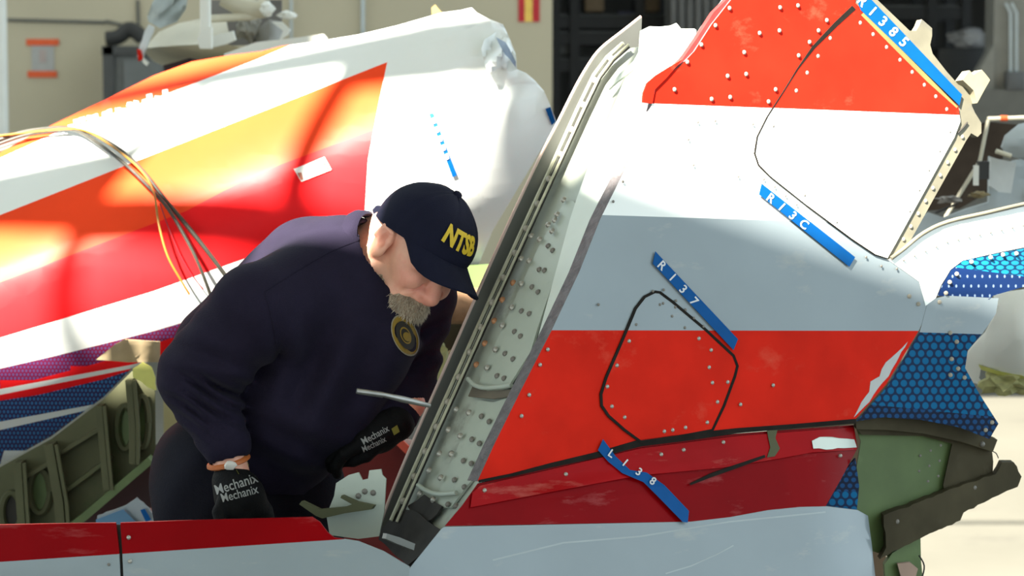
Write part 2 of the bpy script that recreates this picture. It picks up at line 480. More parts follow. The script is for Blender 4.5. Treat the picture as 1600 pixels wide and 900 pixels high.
for i in range(6):
    xx = onY(1052 + i * 13, 0, YW + 1.6).x
    box('ribbed_panel', Vector((xx, YW + 1.62, 1.7)), (0.048, 0.05, 3.4), mat('door_grey', (0.16, 0.155, 0.145), 0.6), dr, bev=0.008)
box('door_leaf', Vector((onY(1085, 0, YW + 1.6).x, YW + 1.66, 1.7)), (0.42, 0.03, 3.4), BAYG, dr)
# black machine with plastic sheeting, column and electrical box at the right
a = onY(1466, 74, YW + 1.4); b = onY(1556, 300, YW + 1.4)
mc = thing('dark_machine', 'black boxy machine under crumpled plastic in the dark bay', 'machine', ((a.x + b.x) / 2, YW + 1.6, 0))
box('housing', Vector(((a.x + b.x) / 2, YW + 1.65, a.z / 2)), (b.x - a.x, 0.5, a.z), mat('machine_black', (0.03, 0.03, 0.03), 0.5), mc, bev=0.02)
def lump(name, c, r, m, parent=None, seed=0, amp=0.35, freq=3.0, sub=3, squash=(1, 1, 1)):
    from mathutils import noise
    bm = bmesh.new(); bmesh.ops.create_icosphere(bm, subdivisions=sub, radius=1)
    for v in bm.verts:
        n = noise.noise(v.co * freq * 0.6 + Vector((seed, 0, 0))) + 0.5 * noise.noise(v.co * freq * 1.5 + Vector((0, seed, 0)))
        v.co = v.co * (1 + amp * n)
        v.co = Vector((v.co.x * squash[0], v.co.y * squash[1], v.co.z * squash[2])) * r
    bmesh.ops.translate(bm, vec=c, verts=bm.verts)
    me = bpy.data.meshes.new(name); bm.to_mesh(me); bm.free()
    return link(name, me, parent, m, 35)
lump('plastic_cover', onY(1510, 60, YW + 1.5), 0.13, mat('grey_plastic', (0.42, 0.41, 0.40), 0.4), mc, 3, 0.5, 3, 3, (1.1, 1, 0.55))
COLM = mat('bay_column_paint', (0.19, 0.18, 0.15), 0.75, vary=0.08)
a = onY(1556, 0, YW - 0.1); b = onY(1700, 180, YW - 0.1)
cl = slab('wall_bay_column', (a.x, YW - 0.05, 0), (a.x + 0.8, YW + 0.25, 7), COLM)
a2 = onY(1500, 140, YW - 0.2)
slab('wall_bay_low', (a2.x - 1.0, YW - 0.15, 0), (a.x + 0.8, YW + 0.1, a2.z), mat('low_wall_paint', (0.105, 0.10, 0.085), 0.75, vary=0.08))
obj('column_foot', [Vector(v) for v in [(a.x, YW - 0.08, a2.z), (a.x, YW - 0.08, a2.z + 0.3), (a.x - 0.17, YW - 0.08, a2.z), (a.x, YW + .1, a2.z), (a.x, YW + .1, a2.z + .3), (a.x - .17, YW + .1, a2.z)]],
    [[0, 1, 2], [3, 5, 4], [0, 3, 4, 1], [1, 4, 5, 2], [2, 5, 3, 0]], COLM, cl)
eb = thing('electrical_box', 'dark grey electrical box with two conduits on bay column', 'box', onY(1584, 140, YW - 0.06))
e0 = onY(1571, 112, YW - .1); e1 = onY(1598, 141, YW - .1)
box('housing', Vector(((e0.x + e1.x) / 2, YW - 0.11, (e0.z + e1.z) / 2)), (e1.x - e0.x, 0.1, e0.z - e1.z), mat('ebox_grey', (0.07, 0.07, 0.068), 0.5), eb, bev=0.006)
for px in (1579, 1588):
    tube('conduit', [onY(px, 113, YW - .09), onY(px, 20, YW - .09), onY(px - 8, 5, YW - .09)], 0.01, CONDM, eb, 6)

# ================================================================== ADDED UNSEEN WALL, ITS OPENINGS SHAPED TO LAY THE SUN PATCHES
YF = -2.0
def to_front(p):
    t = (YF - p.y) / TOSUN.y
    return p + TOSUN * t
OPEN = [  # openings cut to the wanted sun patches, as (x, z) corners on the wall
    [(-4.64, 8.49), (-4.335, 8.43), (-4.335, 8.95), (-4.64, 8.95)],
    [(-4.16, 8.84), (-4.022, 8.65), (-4.022, 9.30), (-4.16, 9.30)],
    [(-3.965, 8.57), (-3.85, 8.42), (-3.85, 9.30), (-3.965, 9.30)],
    [(-3.85, 8.42), (-3.25, 8.72), (-3.25, 9.30), (-3.85, 9.30)],
    [(-5.31, 9.81), (-4.97, 9.72), (-4.93, 10.14), (-5.29, 10.18)],
    [(-5.81, 9.90), (-5.39, 9.83), (-5.37, 10.30), (-5.72, 10.34)],
    [(-6.60, 10.12), (-5.84, 10.12), (-5.76, 10.36), (-6.60, 10.44)],
    [(-6.60, 9.44), (-5.87, 9.44), (-5.87, 9.78), (-6.60, 10.00)],
    [(-5.81, 9.44), (-5.36, 9.44), (-5.40, 9.69), (-5.81, 9.73)],
    [(-7.20, 10.50), (-4.50, 10.42), (-4.50, 11.30), (-7.20, 11.30)],
    [(-6.5, 11.40), (-3.4, 11.40), (-3.4, 12.95), (-6.5, 12.95)],
]
def inside(q, x, z):
    s = 0
    for i in range(len(q)):
        a, b = q[i], q[(i + 1) % len(q)]
        c = (b[0] - a[0]) * (z - a[1]) - (b[1] - a[1]) * (x - a[0])
        if s == 0: s = 1 if c > 0 else -1
        elif (c > 0) != (s > 0): return False
    return True
bm = bmesh.new()
bm.faces.new([bm.verts.new(v) for v in ((-16, YF, 2.5), (5, YF, 2.5), (5, YF, 13), (-16, YF, 13))])
for q in OPEN:
    for i in range(4):
        a, b = q[i], q[(i + 1) % 4]
        no = Vector((-(b[1] - a[1]), 0, b[0] - a[0])).normalized()
        bmesh.ops.bisect_plane(bm, geom=bm.verts[:] + bm.edges[:] + bm.faces[:], dist=1e-5, plane_co=(a[0], YF, a[1]), plane_no=no)
kill = [f for f in bm.faces if any(inside(q, f.calc_center_median().x, f.calc_center_median().z) for q in OPEN)]
bmesh.ops.delete(bm, geom=kill, context='FACES')
r = bmesh.ops.extrude_face_region(bm, geom=bm.faces[:])
bmesh.ops.translate(bm, vec=(0, -0.01, 0), verts=[e for e in r['geom'] if isinstance(e, bmesh.types.BMVert)])
bmesh.ops.recalc_face_normals(bm, faces=bm.faces)
me = bpy.data.meshes.new('sun_mask_wall'); bm.to_mesh(me); bm.free()
wf = link('sun_mask_wall', me, None, WALLM); tag(wf, kind='structure')
slab('sun_block_slab', (-18, 1.9, 13), (9, 12, 13.1), WALLM)  # added unseen slab that keeps the sun off the back wall
slab('sun_block_left', (-18, YF, 13), (-6.5, 1.9, 13.1), WALLM)  # added side slabs narrow the sunlit strip of floor
slab('sun_block_right', (-3.4, YF, 13), (9, 1.9, 13.1), WALLM)

# ================================================================== FOREGROUND TAIL WRECK
YAW = math.radians(32)
N0 = Vector((math.sin(YAW), -math.cos(YAW), 0.10)).normalized()
FIN = Plane(P(760, 740, 3.85), N0)
T_FIN = 0.30
FAR = FIN.shift(-T_FIN)
a1, a2_ = FIN.P(1010, 240), FIN.P(790, 690)
WEB = Plane.through(a1, a2_, a1 - N0 * T_FIN)
tail = thing('tail_wreck', 'large torn aircraft tail piece in red, white and grey in the foreground', 'wreckage', (0.25, 3.9, 0.72))

# far skin, seen from its inner side as the strip left of the spar
far_left = [(1003, 26), (975, 48), (940, 76), (920, 103), (900, 138), (875, 188), (847, 242), (803, 335), (756, 440), (697, 575), (652, 678), (610, 780), (592, 832)]
def farm(x, y): return 0
sheet('far_skin', far_left + [(640, 852), (700, 800), (1240, 640), (1240, 260), (1030, 175), (1000, 110)], FAR, 0.006, [DKMETAL], tail, edge=RED, step=80)
# rolled lip along the torn edge
tube('painted_lip', [FAR.P(x - 1, y, -0.002) for x, y in smoothpath(far_left, 4)], 0.0028, mat('lip_paint', (0.55, 0.42, 0.38), 0.5), tail, 6)

# spar web with its flange
spar_l = [(970, 70), (926, 116), (897, 172), (854, 262), (809, 360), (762, 462), (716, 565), (666, 676), (626, 768), (604, 822)]
spar_r = [(700, 822), (748, 742), (800, 640), (838, 560), (862, 500), (905, 420), (940, 340), (985, 250), (1015, 170), (1030, 130)]
web = sheet('spar_web', spar_l + [(640, 870)] + spar_r + [(1002, 66)], WEB, 0.004, [SPAR], tail, lift=-0.012, step=60)
fl = [(1002, 50), (1018, 43), (1032, 44), (1050, 42), (1059, 38), (1066, 47), (1088, 47), (1088, 70), (1050, 130), (1018, 190), (985, 260), (955, 330), (912, 420), (880, 490), (845, 560), (838, 548), (870, 430), (893, 345), (905, 308), (930, 240), (958, 175), (985, 110), (1000, 84)]
sheet('spar_flange', fl, WEB, 0.004, [FLANGE], tail, lift=0.004)
sheet('flange_gap', ribbon_px(smoothpath([(955, 143), (975, 122), (1000, 100), (1034, 62)], 4), [2, 3, 4, 6, 8, 8, 8, 8, 8, 7, 6, 4, 1]), WEB, 0.003, [SPARL], tail, lift=0.008)
dbl = [(880, 312), (893, 312), (898, 318), (868, 420), (838, 508), (826, 548), (790, 604), (770, 612), (742, 606), (760, 560), (800, 470), (838, 385)]
sheet('doubler_plate', dbl, WEB, 0.004, [SPARL], tail, lift=-0.004)
dbl2 = [(790, 618), (766, 626), (744, 622), (700, 720), (672, 790), (700, 790), (742, 735), (775, 668)]
sheet('lower_doubler_plate', dbl2, WEB, 0.004, [SPARL], tail, lift=-0.006)
# rail on the inner far side: two thin bars and clips
def along(pts, t):
    L_ = [math.dist(pts[i], pts[i + 1]) for i in range(len(pts) - 1)]; s = t * sum(L_)
    for i, l in enumerate(L_):
        if s <= l or i == len(L_) - 1:
            k = s / l; return (pts[i][0] + (pts[i + 1][0] - pts[i][0]) * k, pts[i][1] + (pts[i + 1][1] - pts[i][1]) * k)
        s -= l
rail = [(980, 72), (955, 94), (934, 122), (909, 174), (868, 264), (823, 362), (776, 464), (730, 567), (680, 678), (640, 768), (618, 818)]
tube('rail_bar', [WEB.P(x, y, 0.010) for x, y in rail], 0.0035, RAIL, tail, 6)
tube('rail_bar', [WEB.P(x + 9, y + 2, 0.010) for x, y in rail], 0.0025, RAIL, tail, 6)
sheet('rail_slot', ribbon_px([(x + 4, y + 1) for x, y in rail], 7), WEB, 0.002, [SOOT], tail, lift=0.004)
clip = dome_mesh('clip', 0.0062, 0.006, RIVETW)
for i in range(19):
    x, y = along(rail, 0.04 + i * 0.051)
    put('rail_clip', clip, WEB.P(x + 4, y + 1, 0.008), WEB.n, tail)
# rivets of the spar
rv = dome_mesh('rivet', 0.0060, 0.0055, RIVET); rvr = dome_mesh('rivet_r', 0.0060, 0.006, RIVETR); rvd = dome_mesh('rivet_d', 0.0052, 0.0045, RIVETD)
rivs = []
for i in range(13):
    t = i / 12
    for k, o_ in enumerate((18, 38, 58, 74)):
        y = 372 + t * 400 + k * 6
        x = along(rail, 0)[0]
        # interpolate rail x at y
        for j in range(len(rail) - 1):
            if rail[j][1] <= y <= rail[j + 1][1]:
                u = (y - rail[j][1]) / (rail[j + 1][1] - rail[j][1]); x = rail[j][0] + u * (rail[j + 1][0] - rail[j][0])
        if 598 < y < 630: continue
        wid = o_ * (0.72 + 0.38 * t)
        rivs.append((x + wid + random.uniform(-2, 2), y + random.uniform(-4, 4), k, i))
for x, y, k, i in rivs:
    m_ = rvr if (k == 0 and 2 <= i <= 6) else (rv if k < 2 else rvd)
    put('rivet', m_, WEB.P(x, y, -0.003 if k > 1 else 0.0), WEB.n, tail)
for x, y in ((882, 313), (872, 336), (858, 352), (864, 362), (868, 345)):
    put('rivet', rv, WEB.P(x, y, 0.001), WEB.n, tail)
# stiffener lip with recess near the bottom and sooty foot
tube('stiffener', [WEB.P(x, y, 0.004) for x, y in smoothpath([(734, 594), (745, 604), (765, 608), (802, 604)], 5)], 0.004, SPARL, tail, 8)
sheet('stiffener_recess', [(738, 600), (760, 610), (802, 607), (796, 618), (770, 622), (745, 620), (730, 618)], WEB, 0.002, [mat('brown_grime', (0.14, 0.12, 0.09), 0.7, vary=0.2)], tail, lift=-0.002)
tube('stiffener', [WEB.P(x, y, 0.004) for x, y in smoothpath([(656, 760), (672, 770), (690, 774), (716, 772)], 5)], 0.004, SPARL, tail, 8)
sheet('spar_foot', [(628, 800), (650, 800), (694, 832), (686, 850), (641, 886), (596, 846), (600, 828)], WEB, 0.02, [SOOT], tail, lift=0.006, jag=3)
sheet('foot_angle', [(590, 832), (610, 838), (634, 848), (632, 858), (606, 848), (588, 840)], FIN, 0.012, [DKMETAL], tail, lift=0.03)
sheet('web_stain_plate', [(636, 790), (662, 772), (690, 790), (672, 812), (650, 822)], WEB, 0.004, [SOOT], tail, lift=-0.001, jag=4)
# bracket left of the spar foot
BR = Plane(P(560, 790, 3.95), Vector((-0.15, -1, 0.1)))
brk = sheet('torn_bracket', [(515, 836), (510, 805), (522, 775), (525, 755), (545, 742), (560, 738), (566, 750), (575, 748), (577, 735), (595, 733), (597, 742), (603, 748), (600, 800), (592, 838), (560, 842)], BR, 0.006, [SPARL], tail)
sheet('bracket_arm', [(474, 786), (478, 781), (505, 794), (545, 790), (556, 786), (538, 776), (540, 772), (562, 782), (590, 788), (586, 794), (545, 800), (510, 808), (500, 804)], BR, 0.02, [OLIVE], tail, lift=0.03)
for x, y in ((570, 768), (583, 770), (560, 775)): put('rivet', rvd, BR.P(x, y, 0.0), BR.n, brk)

# near skin of the fin
def yl(a, b, x): return a[1] + (b[1] - a[1]) * (x - a[0]) / (b[0] - a[0])
C1 = ((1000, 161), (1497, 180)); C2 = ((942, 336), (1450, 352)); C3 = ((840, 516), (1440, 517))
def finm(x, y):
    if y < yl(*C1, x): return 0
    if y < yl(*C2, x): return 1
    if y < yl(*C3, x): return 2
    return 0
fin_left = [(1142, 0), (1112, 38), (1085, 80), (1062, 104), (1040, 118), (1024, 140), (1018, 165), (1000, 212), (975, 268), (938, 342), (905, 425), (862, 516), (815, 608), (772, 695), (746, 752)]
fin_out = [(1345, -50), (1175, -50)] + fin_left + [(860, 726), (1000, 692), (1150, 673), (1240, 666), (1334, 658), (1385, 600), (1436, 516), (1452, 478), (1470, 436), (1440, 410), (1385, 406), (1500, 186), (1497, 166), (1336, 4)]
skin = sheet('fin_skin', fin_out, FIN, 0.032, [RED, WHITE, GREY], tail, step=50, cuts=(C1, C2, C3), mfn=finm, edge=EDGE)
sheet('red_flap', [(1003, 160), (1004, 146), (1010, 130), (1024, 118), (1040, 108), (1066, 92), (1040, 122), (1022, 140), (1018, 162)], FIN, 0.004, [RED], tail, lift=0.0025)
sheet('torn_red_edge', [(1140, -4), (1118, 18), (1092, 58), (1070, 90), (1045, 114), (1062, 106), (1088, 78), (1114, 38), (1146, -4)], FIN, 0.012, [EDGER], tail, lift=-0.004)
# access panels with their seams
up_panel = [(1333, 12), (1305, 38), (1270, 74), (1245, 108), (1222, 145), (1198, 182), (1182, 214), (1178, 240), (1184, 258), (1202, 276), (1260, 322), (1330, 374), (1366, 398), (1385, 404), (1490, 214), (1499, 190), (1496, 168), (1410, 82), (1340, 14)]
sheet('upper_access_panel', up_panel, FIN, 0.003, [RED, WHITE, WHITE], tail, lift=0.0025, cuts=(C1,), mfn=finm, step=50)
sheet('panel_seam', ribbon_px(up_panel[:11], [8, 7, 5, 2, 1.5, 1.5, 1.6, 1.8, 1.6, 1.2, 1]), FIN, 0.002, [SEAM], tail, lift=0.003)
sheet('panel_seam', ribbon_px(up_panel[10:14], 1.4), FIN, 0.002, [SEAM], tail, lift=0.003)
lo_panel = [(1022, 456), (1006, 464), (992, 482), (972, 530), (946, 590), (938, 616), (939, 634), (950, 650), (975, 672), (1000, 690), (1060, 682), (1112, 672), (1130, 634), (1147, 588), (1151, 572), (1145, 556), (1100, 514), (1050, 472), (1030, 457)]
sheet('lower_access_panel', lo_panel, FIN, 0.003, [RED, GREY, GREY], tail, lift=0.002, cuts=(C3,), mfn=lambda x, y: 1 if y < yl(*C3, x) else 0, step=50)
sheet('panel_seam', ribbon_px(lo_panel + [lo_panel[0]], 4.2), FIN, 0.0015, [SEAM], tail, lift=0.0026)
sheet('hinge_gap', ribbon_px([(748, 752), (800, 742), (860, 727), (935, 710), (1000, 692), (1080, 682), (1150, 673), (1240, 666), (1336, 658)], [4, 5, 7, 9, 11, 11, 8, 7, 7]), FIN, 0.003, [SEAM], tail, lift=0.002)
# paint flaked off at the aft edge
FLAKE = mat('flaked_primer', (0.42, 0.43, 0.43), 0.6, vary=0.08, scale=20)
sheet('flaked_patch', [(1334, 652), (1346, 628), (1358, 612), (1360, 596), (1374, 588), (1384, 566), (1400, 552), (1418, 534), (1400, 566), (1388, 588), (1372, 606), (1358, 628)], FIN, 0.001, [FLAKE], tail, lift=0.0008, jag=3)
# fasteners on the skin
fw = dome_mesh('fastener_w', 0.0042, 0.0015, RIVETW); fs_ = dome_mesh('fastener_s', 0.0026, 0.0012, RIVETD); fm = dome_mesh('fastener_m', 0.0036, 0.002, RIVET)
for x, y in ((1139, 13), (1218, 12), (1246, 9), (1186, 52), (1217, 48), (1162, 82), (1136, 119), (1165, 116), (1111, 155), (1140, 152), (1200, 159), (1211, 140), (1247, 87), (1264, 66), (1278, 48), (1291, 32), (1095, 70), (1117, 40), (1073, 97), (1053, 140), (1277, 88), (1296, 60), (1260, 114), (1243, 142),
             (1363, 54), (1384, 74), (1405, 94), (1424, 113), (1443, 133), (1461, 151), (1478, 171), (1343, 36)):
    put('fastener', fw, FIN.P(x, y, 0.002), FIN.n, tail)
for x, y in ((1089, 191), (1116, 189), (1175, 194), (1207, 197), (1074, 218), (1082, 258), (1152, 276), (1192, 280), (1209, 292), (1226, 306), (1243, 320), (1256, 305), (1306, 347), (1420, 330), (1483, 206), (1467, 236), (1450, 266), (1435, 297), (1035, 474), (1055, 470), (1054, 480), (1070, 484), (1083, 497), (1098, 510), (1030, 476), (1049, 494), (1069, 512), (993, 507), (1019, 455), (1036, 453), (934, 476), (972, 284), (957, 315), (1400, 420), (1352, 402), (1376, 416)):
    put('fastener', fs_, FIN.P(x, y, 0.0025), FIN.n, tail)
for x, y in ((982, 533), (963, 571), (948, 604), (955, 635), (975, 652), (1091, 529), (1110, 547), (1136, 597), (1112, 598), (1107, 574), (1120, 628), (1156, 632), (1207, 602), (1104, 660), (1037, 674), (1050, 672), (1070, 668), (855, 546), (843, 570), (826, 617), (814, 650)):
    put('fastener', fm, FIN.P(x, y, 0.002), FIN.n, tail)

# fairing below the fin: flares towards the camera, then rolls under
def fair(x, y):
    s = max(0.0, (y - (752 - (x - 746) * 0.155)) / 130.0)
    d = FIN.d(x, y) + 0.004 - 0.060 * min(s, 2.0) ** 1.2
    if y > 820: d += 0.010 * ((y - 820) / 80.0) ** 2 * 0.35
    # pressed ridge
    c = 772 - (x - 845) * 0.185; q = (y - c) / 16.0
    if x > 780: d -= 0.012 * math.exp(-q * q) * min(1, (x - 780) / 80.0) * max(0, min(1, (1190 - x) / 90.0))
    if x > 1270: d += 0.0000075 * (x - 1270) ** 2 * 1.3
    return d
CREASE = mat('worn_grey_paint', (0.30, 0.345, 0.36), 0.35, vary=0.1)
FCUT = [((695, 822), (1080, 816)), ]
fb = [(1080, 815), (1140, 808), (1200, 797), (1250, 792), (1290, 791)]
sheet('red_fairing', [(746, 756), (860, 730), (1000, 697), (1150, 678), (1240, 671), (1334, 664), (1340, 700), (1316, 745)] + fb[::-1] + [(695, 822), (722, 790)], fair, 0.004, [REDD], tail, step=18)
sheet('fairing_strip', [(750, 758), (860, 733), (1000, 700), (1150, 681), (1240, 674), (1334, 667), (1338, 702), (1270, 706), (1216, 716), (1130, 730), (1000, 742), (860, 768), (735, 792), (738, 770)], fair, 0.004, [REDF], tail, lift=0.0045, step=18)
sheet('strip_joint', ribbon_px([(1078, 756), (1110, 742), (1150, 728), (1195, 712)], [3, 6, 6, 4]), fair, 0.002, [SEAM], tail, lift=0.006)
sheet('strip_joint', [(1198, 672), (1214, 671), (1211, 684), (1218, 700), (1210, 712), (1198, 714), (1203, 698)], fair, 0.003, [OLIVE], tail, lift=0.0066, jag=3)
sheet('flaked_patch', [(1268, 688), (1280, 682), (1310, 684), (1334, 686), (1338, 698), (1300, 701), (1270, 700)], fair, 0.002, [FLANGE], tail, lift=0.007, jag=3)
sheet('base_fairing', [(640, 888), (690, 826), (695, 823)] + fb + [(1340, 797), (1356, 806), (1362, 850), (1368, 905), (1360, 1100), (1000, 1160), (640, 1160)], fair, 0.005, [GREY], tail, step=30, lift=0.001)
sheet('crease', ribbon_px([(770, 875), (880, 848), (1000, 838), (1140, 815), (1290, 800)], 2.5), fair, 0.003, [CREASE], tail, lift=0.0012)
sheet('scrape_mark', ribbon_px([(1040, 896), (1080, 884), (1120, 866), (1146, 852)], 2), fair, 0.002, [CREASE], tail, lift=0.0015)
for x, y in ((757, 766), (884, 741), (1033, 710), (1068, 703), (1130, 691), (1313, 712)):
    put('fastener', fm, P(x, y, fair(x, y) - 0.006), (CAM - P(x, y, 4)).normalized(), tail)

# lower left skin in two panels with an open joint
def lowl(x, y):
    d = 3.72 + 0.00002 * (640 - x)
    return d - 0.05 * min(1.5, max(0, (y - 808) / 80.0)) + 0.012 * max(0, (y - 880) / 80.0) ** 2
RL = ((0, 878), (530, 843))
lm = lambda x, y: 0 if y < yl(*RL, x) else 1
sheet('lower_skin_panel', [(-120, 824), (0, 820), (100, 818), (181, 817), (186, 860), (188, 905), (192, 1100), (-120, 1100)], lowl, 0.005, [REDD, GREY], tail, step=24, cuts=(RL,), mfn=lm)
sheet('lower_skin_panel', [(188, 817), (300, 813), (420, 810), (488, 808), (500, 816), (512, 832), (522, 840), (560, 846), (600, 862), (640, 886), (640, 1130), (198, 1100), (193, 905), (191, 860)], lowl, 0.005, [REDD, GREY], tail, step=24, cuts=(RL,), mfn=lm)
sheet('joint_backing', [(176, 822), (194, 822), (200, 1090), (184, 1090)], lowl, 0.003, [SOOT], tail, lift=-0.012)
for x, y in ((201, 840), (203, 877)): put('fastener', fm, P(x, y, lowl(x, y) - 0.003), Vector((0, -1, 0)), tail)
put('fastener', fs_, P(170, 882, lowl(170, 882) - 0.002), Vector((0, -1, 0)), tail)

# aft side: blue halftone skin, white skin, green bulkhead, sooty frame
def aft(x, y):
    d = FIN.d(min(x, 1470), y)
    if x > 1470: d += (x - 1470) * 0.00045 + 0.000006 * (x - 1470) ** 2 * 0.5
    return d
B1 = ((1440, 463), (1560, 463)); B2 = ((1430, 519), (1560, 523))
sheet('aft_skin', [(1338, 658), (1387, 603), (1437, 519), (1450, 470), (1478, 462), (1520, 464), (1560, 466), (1556, 490), (1536, 520), (1512, 548), (1508, 575), (1530, 615), (1560, 662), (1546, 686), (1500, 668), (1440, 656), (1380, 652)], aft, 0.006,
      [BLUE, GREY, BLUED], tail, lift=0.0005, step=30, cuts=(B2, ((1360, 632), (1560, 652))), mfn=lambda x, y: 1 if y < yl(*B2, x) else (2 if y > 632 + (x - 1360) * 0.1 else 0))
sheet('aft_blue_band', [(1465, 462), (1472, 446), (1486, 422), (1504, 408), (1560, 396), (1660, 376), (1660, 440), (1600, 448), (1552, 462), (1546, 468)], aft, 0.005, [BLUEC, NAVYP], tail, lift=0.0, step=24, cuts=(((1480, 416), (1660, 440)),), mfn=lambda x, y: 1 if y > 416 + (x - 1480) * 0.133 else 0)
sheet('aft_white_skin', [(1388, 406), (1410, 390), (1440, 366), (1478, 348), (1540, 334), (1600, 320), (1660, 308), (1660, 374), (1600, 386), (1560, 394), (1504, 407), (1485, 421), (1470, 446), (1462, 466), (1446, 478), (1436, 440)], aft, 0.006, [WHITE], tail, lift=0.001, step=30)
tube('rolled_edge', [P(x, y, aft(x, y) - 0.003) for x, y in smoothpath([(1392, 404), (1412, 389), (1442, 365), (1480, 347), (1540, 333), (1600, 319), (1660, 307)], 4)], 0.004, BEIGE, tail, 8)
for x, y in ((1495, 428), (1484, 441), (1478, 458), (1468, 472), (1518, 409), (1548, 402), (1567, 398), (1588, 396), (1421, 463), (1435, 475), (1485, 520), (1495, 534), (1487, 561), (1497, 576), (1485, 586), (1507, 590), (1550, 660), (1540, 672)):
    put('fastener', fw, P(x, y, aft(x, y) - 0.003), (CAM - P(x, y, 4.3)).normalized(), tail)
for i in range(13):
    x = 1412 + i * 17; y = 402 - (x - 1412) * 0.42 + max(0, (x - 1480)) * 0.20
    put('fastener', fs_, P(x, y + 4, aft(x, y) - 0.004), (CAM - P(x, y, 4.3)).normalized(), tail)
sheet('lower_blue_skin', [(1284, 793), (1312, 752), (1340, 716), (1346, 760), (1342, 800)], FIN, 0.004, [BLUE, BLUED], tail, lift=-0.006, cuts=(((1284, 768), (1346, 768)),), mfn=lambda x, y: 0 if y > 768 else 1)
def bulk(x, y): return FIN.d(1340, y) + 0.05 + (x - 1340) * 0.0009
gb = sheet('green_bulkhead', [(1336, 664), (1345, 690), (1332, 770), (1340, 800), (1352, 810), (1360, 860), (1390, 870), (1400, 830), (1490, 790), (1540, 752), (1540, 706), (1500, 684), (1440, 672), (1380, 664)], bulk, 0.006, [GREENP], tail)
for i in range(4):
    for j in range(3): put('rivet', fs_, P(1418 + i * 16 + j * 2, 768 - i * 8 - j * 24, bulk(1440, 740) - 0.004), Vector((0.3, -1, 0)), gb)
sheet('frame_rim', ribbon_px([(1334, 660), (1380, 657), (1440, 661), (1500, 674), (1550, 693)], [14, 22, 26, 26, 20]), bulk, 0.03, [BROWN], tail, lift=0.03, step=30)
sheet('frame_web', [(1336, 668), (1380, 664), (1440, 668), (1500, 684), (1548, 702), (1550, 720), (1548, 756), (1480, 790), (1472, 756), (1486, 692), (1440, 680), (1345, 678)], bulk, 0.006, [BROWN], tail, lift=0.012, step=30)
sheet('frame_angle', [(1376, 800), (1430, 780), (1500, 752), (1550, 736), (1560, 718), (1578, 718), (1590, 740), (1584, 756), (1560, 766), (1500, 796), (1495, 808), (1440, 832), (1400, 852), (1370, 868), (1380, 850)], bulk, 0.03, [BROWN], tail, lift=0.035, jag=2.5)
for x, y in ((1401, 815), (1522, 762), (1535, 694)): put('rivet', rvd, P(x, y, bulk(x, y) - 0.036), Vector((0.1, -1, 0)), tail)
sheet('hanging_green_plate', [(1392, 862), (1436, 836), (1437, 874), (1440, 905), (1425, 960), (1385, 960), (1380, 880)], bulk, 0.02, [GREENP], tail, lift=0.015)
sheet('torn_lug', [(1398, 876), (1418, 874), (1430, 884), (1424, 905), (1408, 912)], bulk, 0.01, [mat('pink_sealant', (0.30, 0.20, 0.15), 0.7)], tail, lift=0.03)
tube('loose_wire', [P(x, y, bulk(x, y) - 0.03) for x, y in smoothpath([(1436, 868), (1444, 884), (1440, 905), (1432, 930)], 4)], 0.0015, SOOT, tail, 5)
tube('loose_wire', [P(x, y, bulk(x, y) - 0.03) for x, y in smoothpath([(1548, 704), (1556, 708), (1560, 716)], 4)], 0.001, SOOT, tail, 5)

# beige torn frame along the upper edges
sheet('edge_frame', [(1322, -50), (1336, -34), (1374, 2), (1422, 48), (1432, 48), (1437, 40), (1441, 30), (1457, 44), (1457, 56), (1454, 70), (1458, 84), (1480, 112), (1498, 132), (1510, 138), (1519, 150), (1519, 165), (1524, 176), (1534, 192), (1534, 208), (1528, 214), (1518, 208), (1510, 220), (1412, 396), (1386, 406), (1384, 402), (1489, 214), (1499, 190), (1496, 168), (1410, 82), (1337, 8)], FIN, 0.014, [BEIGE], tail, lift=-0.001, step=40)
sheet('primer_strip', ribbon_px([(1346, 22), (1400, 76), (1450, 126), (1494, 168)], [6, 7, 7, 3]), FIN, 0.003, [YELLOWP], tail, lift=0.003)
sheet('torn_frame_tab', [(1497, 126), (1508, 111), (1514, 118), (1527, 110), (1534, 118), (1540, 126), (1532, 140), (1520, 162), (1514, 142)], FIN, 0.02, [mat('cream_fibre', (0.24, 0.22, 0.15), 0.7, vary=0.1, scale=40)], tail, lift=0.012)
tube('frame_crack', [FIN.P(x, y, 0.001) for x, y in ((1496, 208), (1504, 200), (1511, 191))], 0.0015, SOOT, tail, 5)
for i in range(9):
    put('fastener', fw, FIN.P(1504 - i * 11.5, 214 + i * 20, 0.0), FIN.n, tail)

# blue tape with hand lettering
def tape(o, surf, s, along0, along1, size, lift, label, nlift=0.0012, step=0):
    t = sheet('tape_strip', o, surf, 0.0008, [TAPE], tail, lift=lift, step=step)
    t['label'] = label
    n = len(s)
    ang = math.atan2(along1[1] - along0[1], along1[0] - along0[0])
    for i, ch in enumerate(s):
        if ch == ' ': continue
        k = i / (n - 1); cx = along0[0] + (along1[0] - along0[0]) * k; cy = along0[1] + (along1[1] - along0[1]) * k
        rt = ang + random.uniform(-0.12, 0.12)
        def mp(u, v, cx=cx, cy=cy, rt=rt):
            X = u * size; Y = -v * size
            x = cx + X * math.cos(rt) - Y * math.sin(rt); y = cy + X * math.sin(rt) + Y * math.cos(rt)
            d = surf.d(x, y) if isinstance(surf, Plane) else surf(x, y)
            return P(x, y, d - lift * 1.2 - nlift)
        lettering('letter', ch, mp, INK, t, bold=0.02)
tape([(1188, 287), (1334, 402), (1325, 417), (1184, 304)], FIN, 'R13C', (1204, 310), (1256, 351), 19, 0.004, 'blue tape strip lettered in white on the white panel')
tape([(1022, 393), (1151, 530), (1144, 547), (1018, 412)], FIN, 'R137', (1034, 415), (1084, 471), 19, 0.004, 'blue tape strip lettered in white across grey and red')
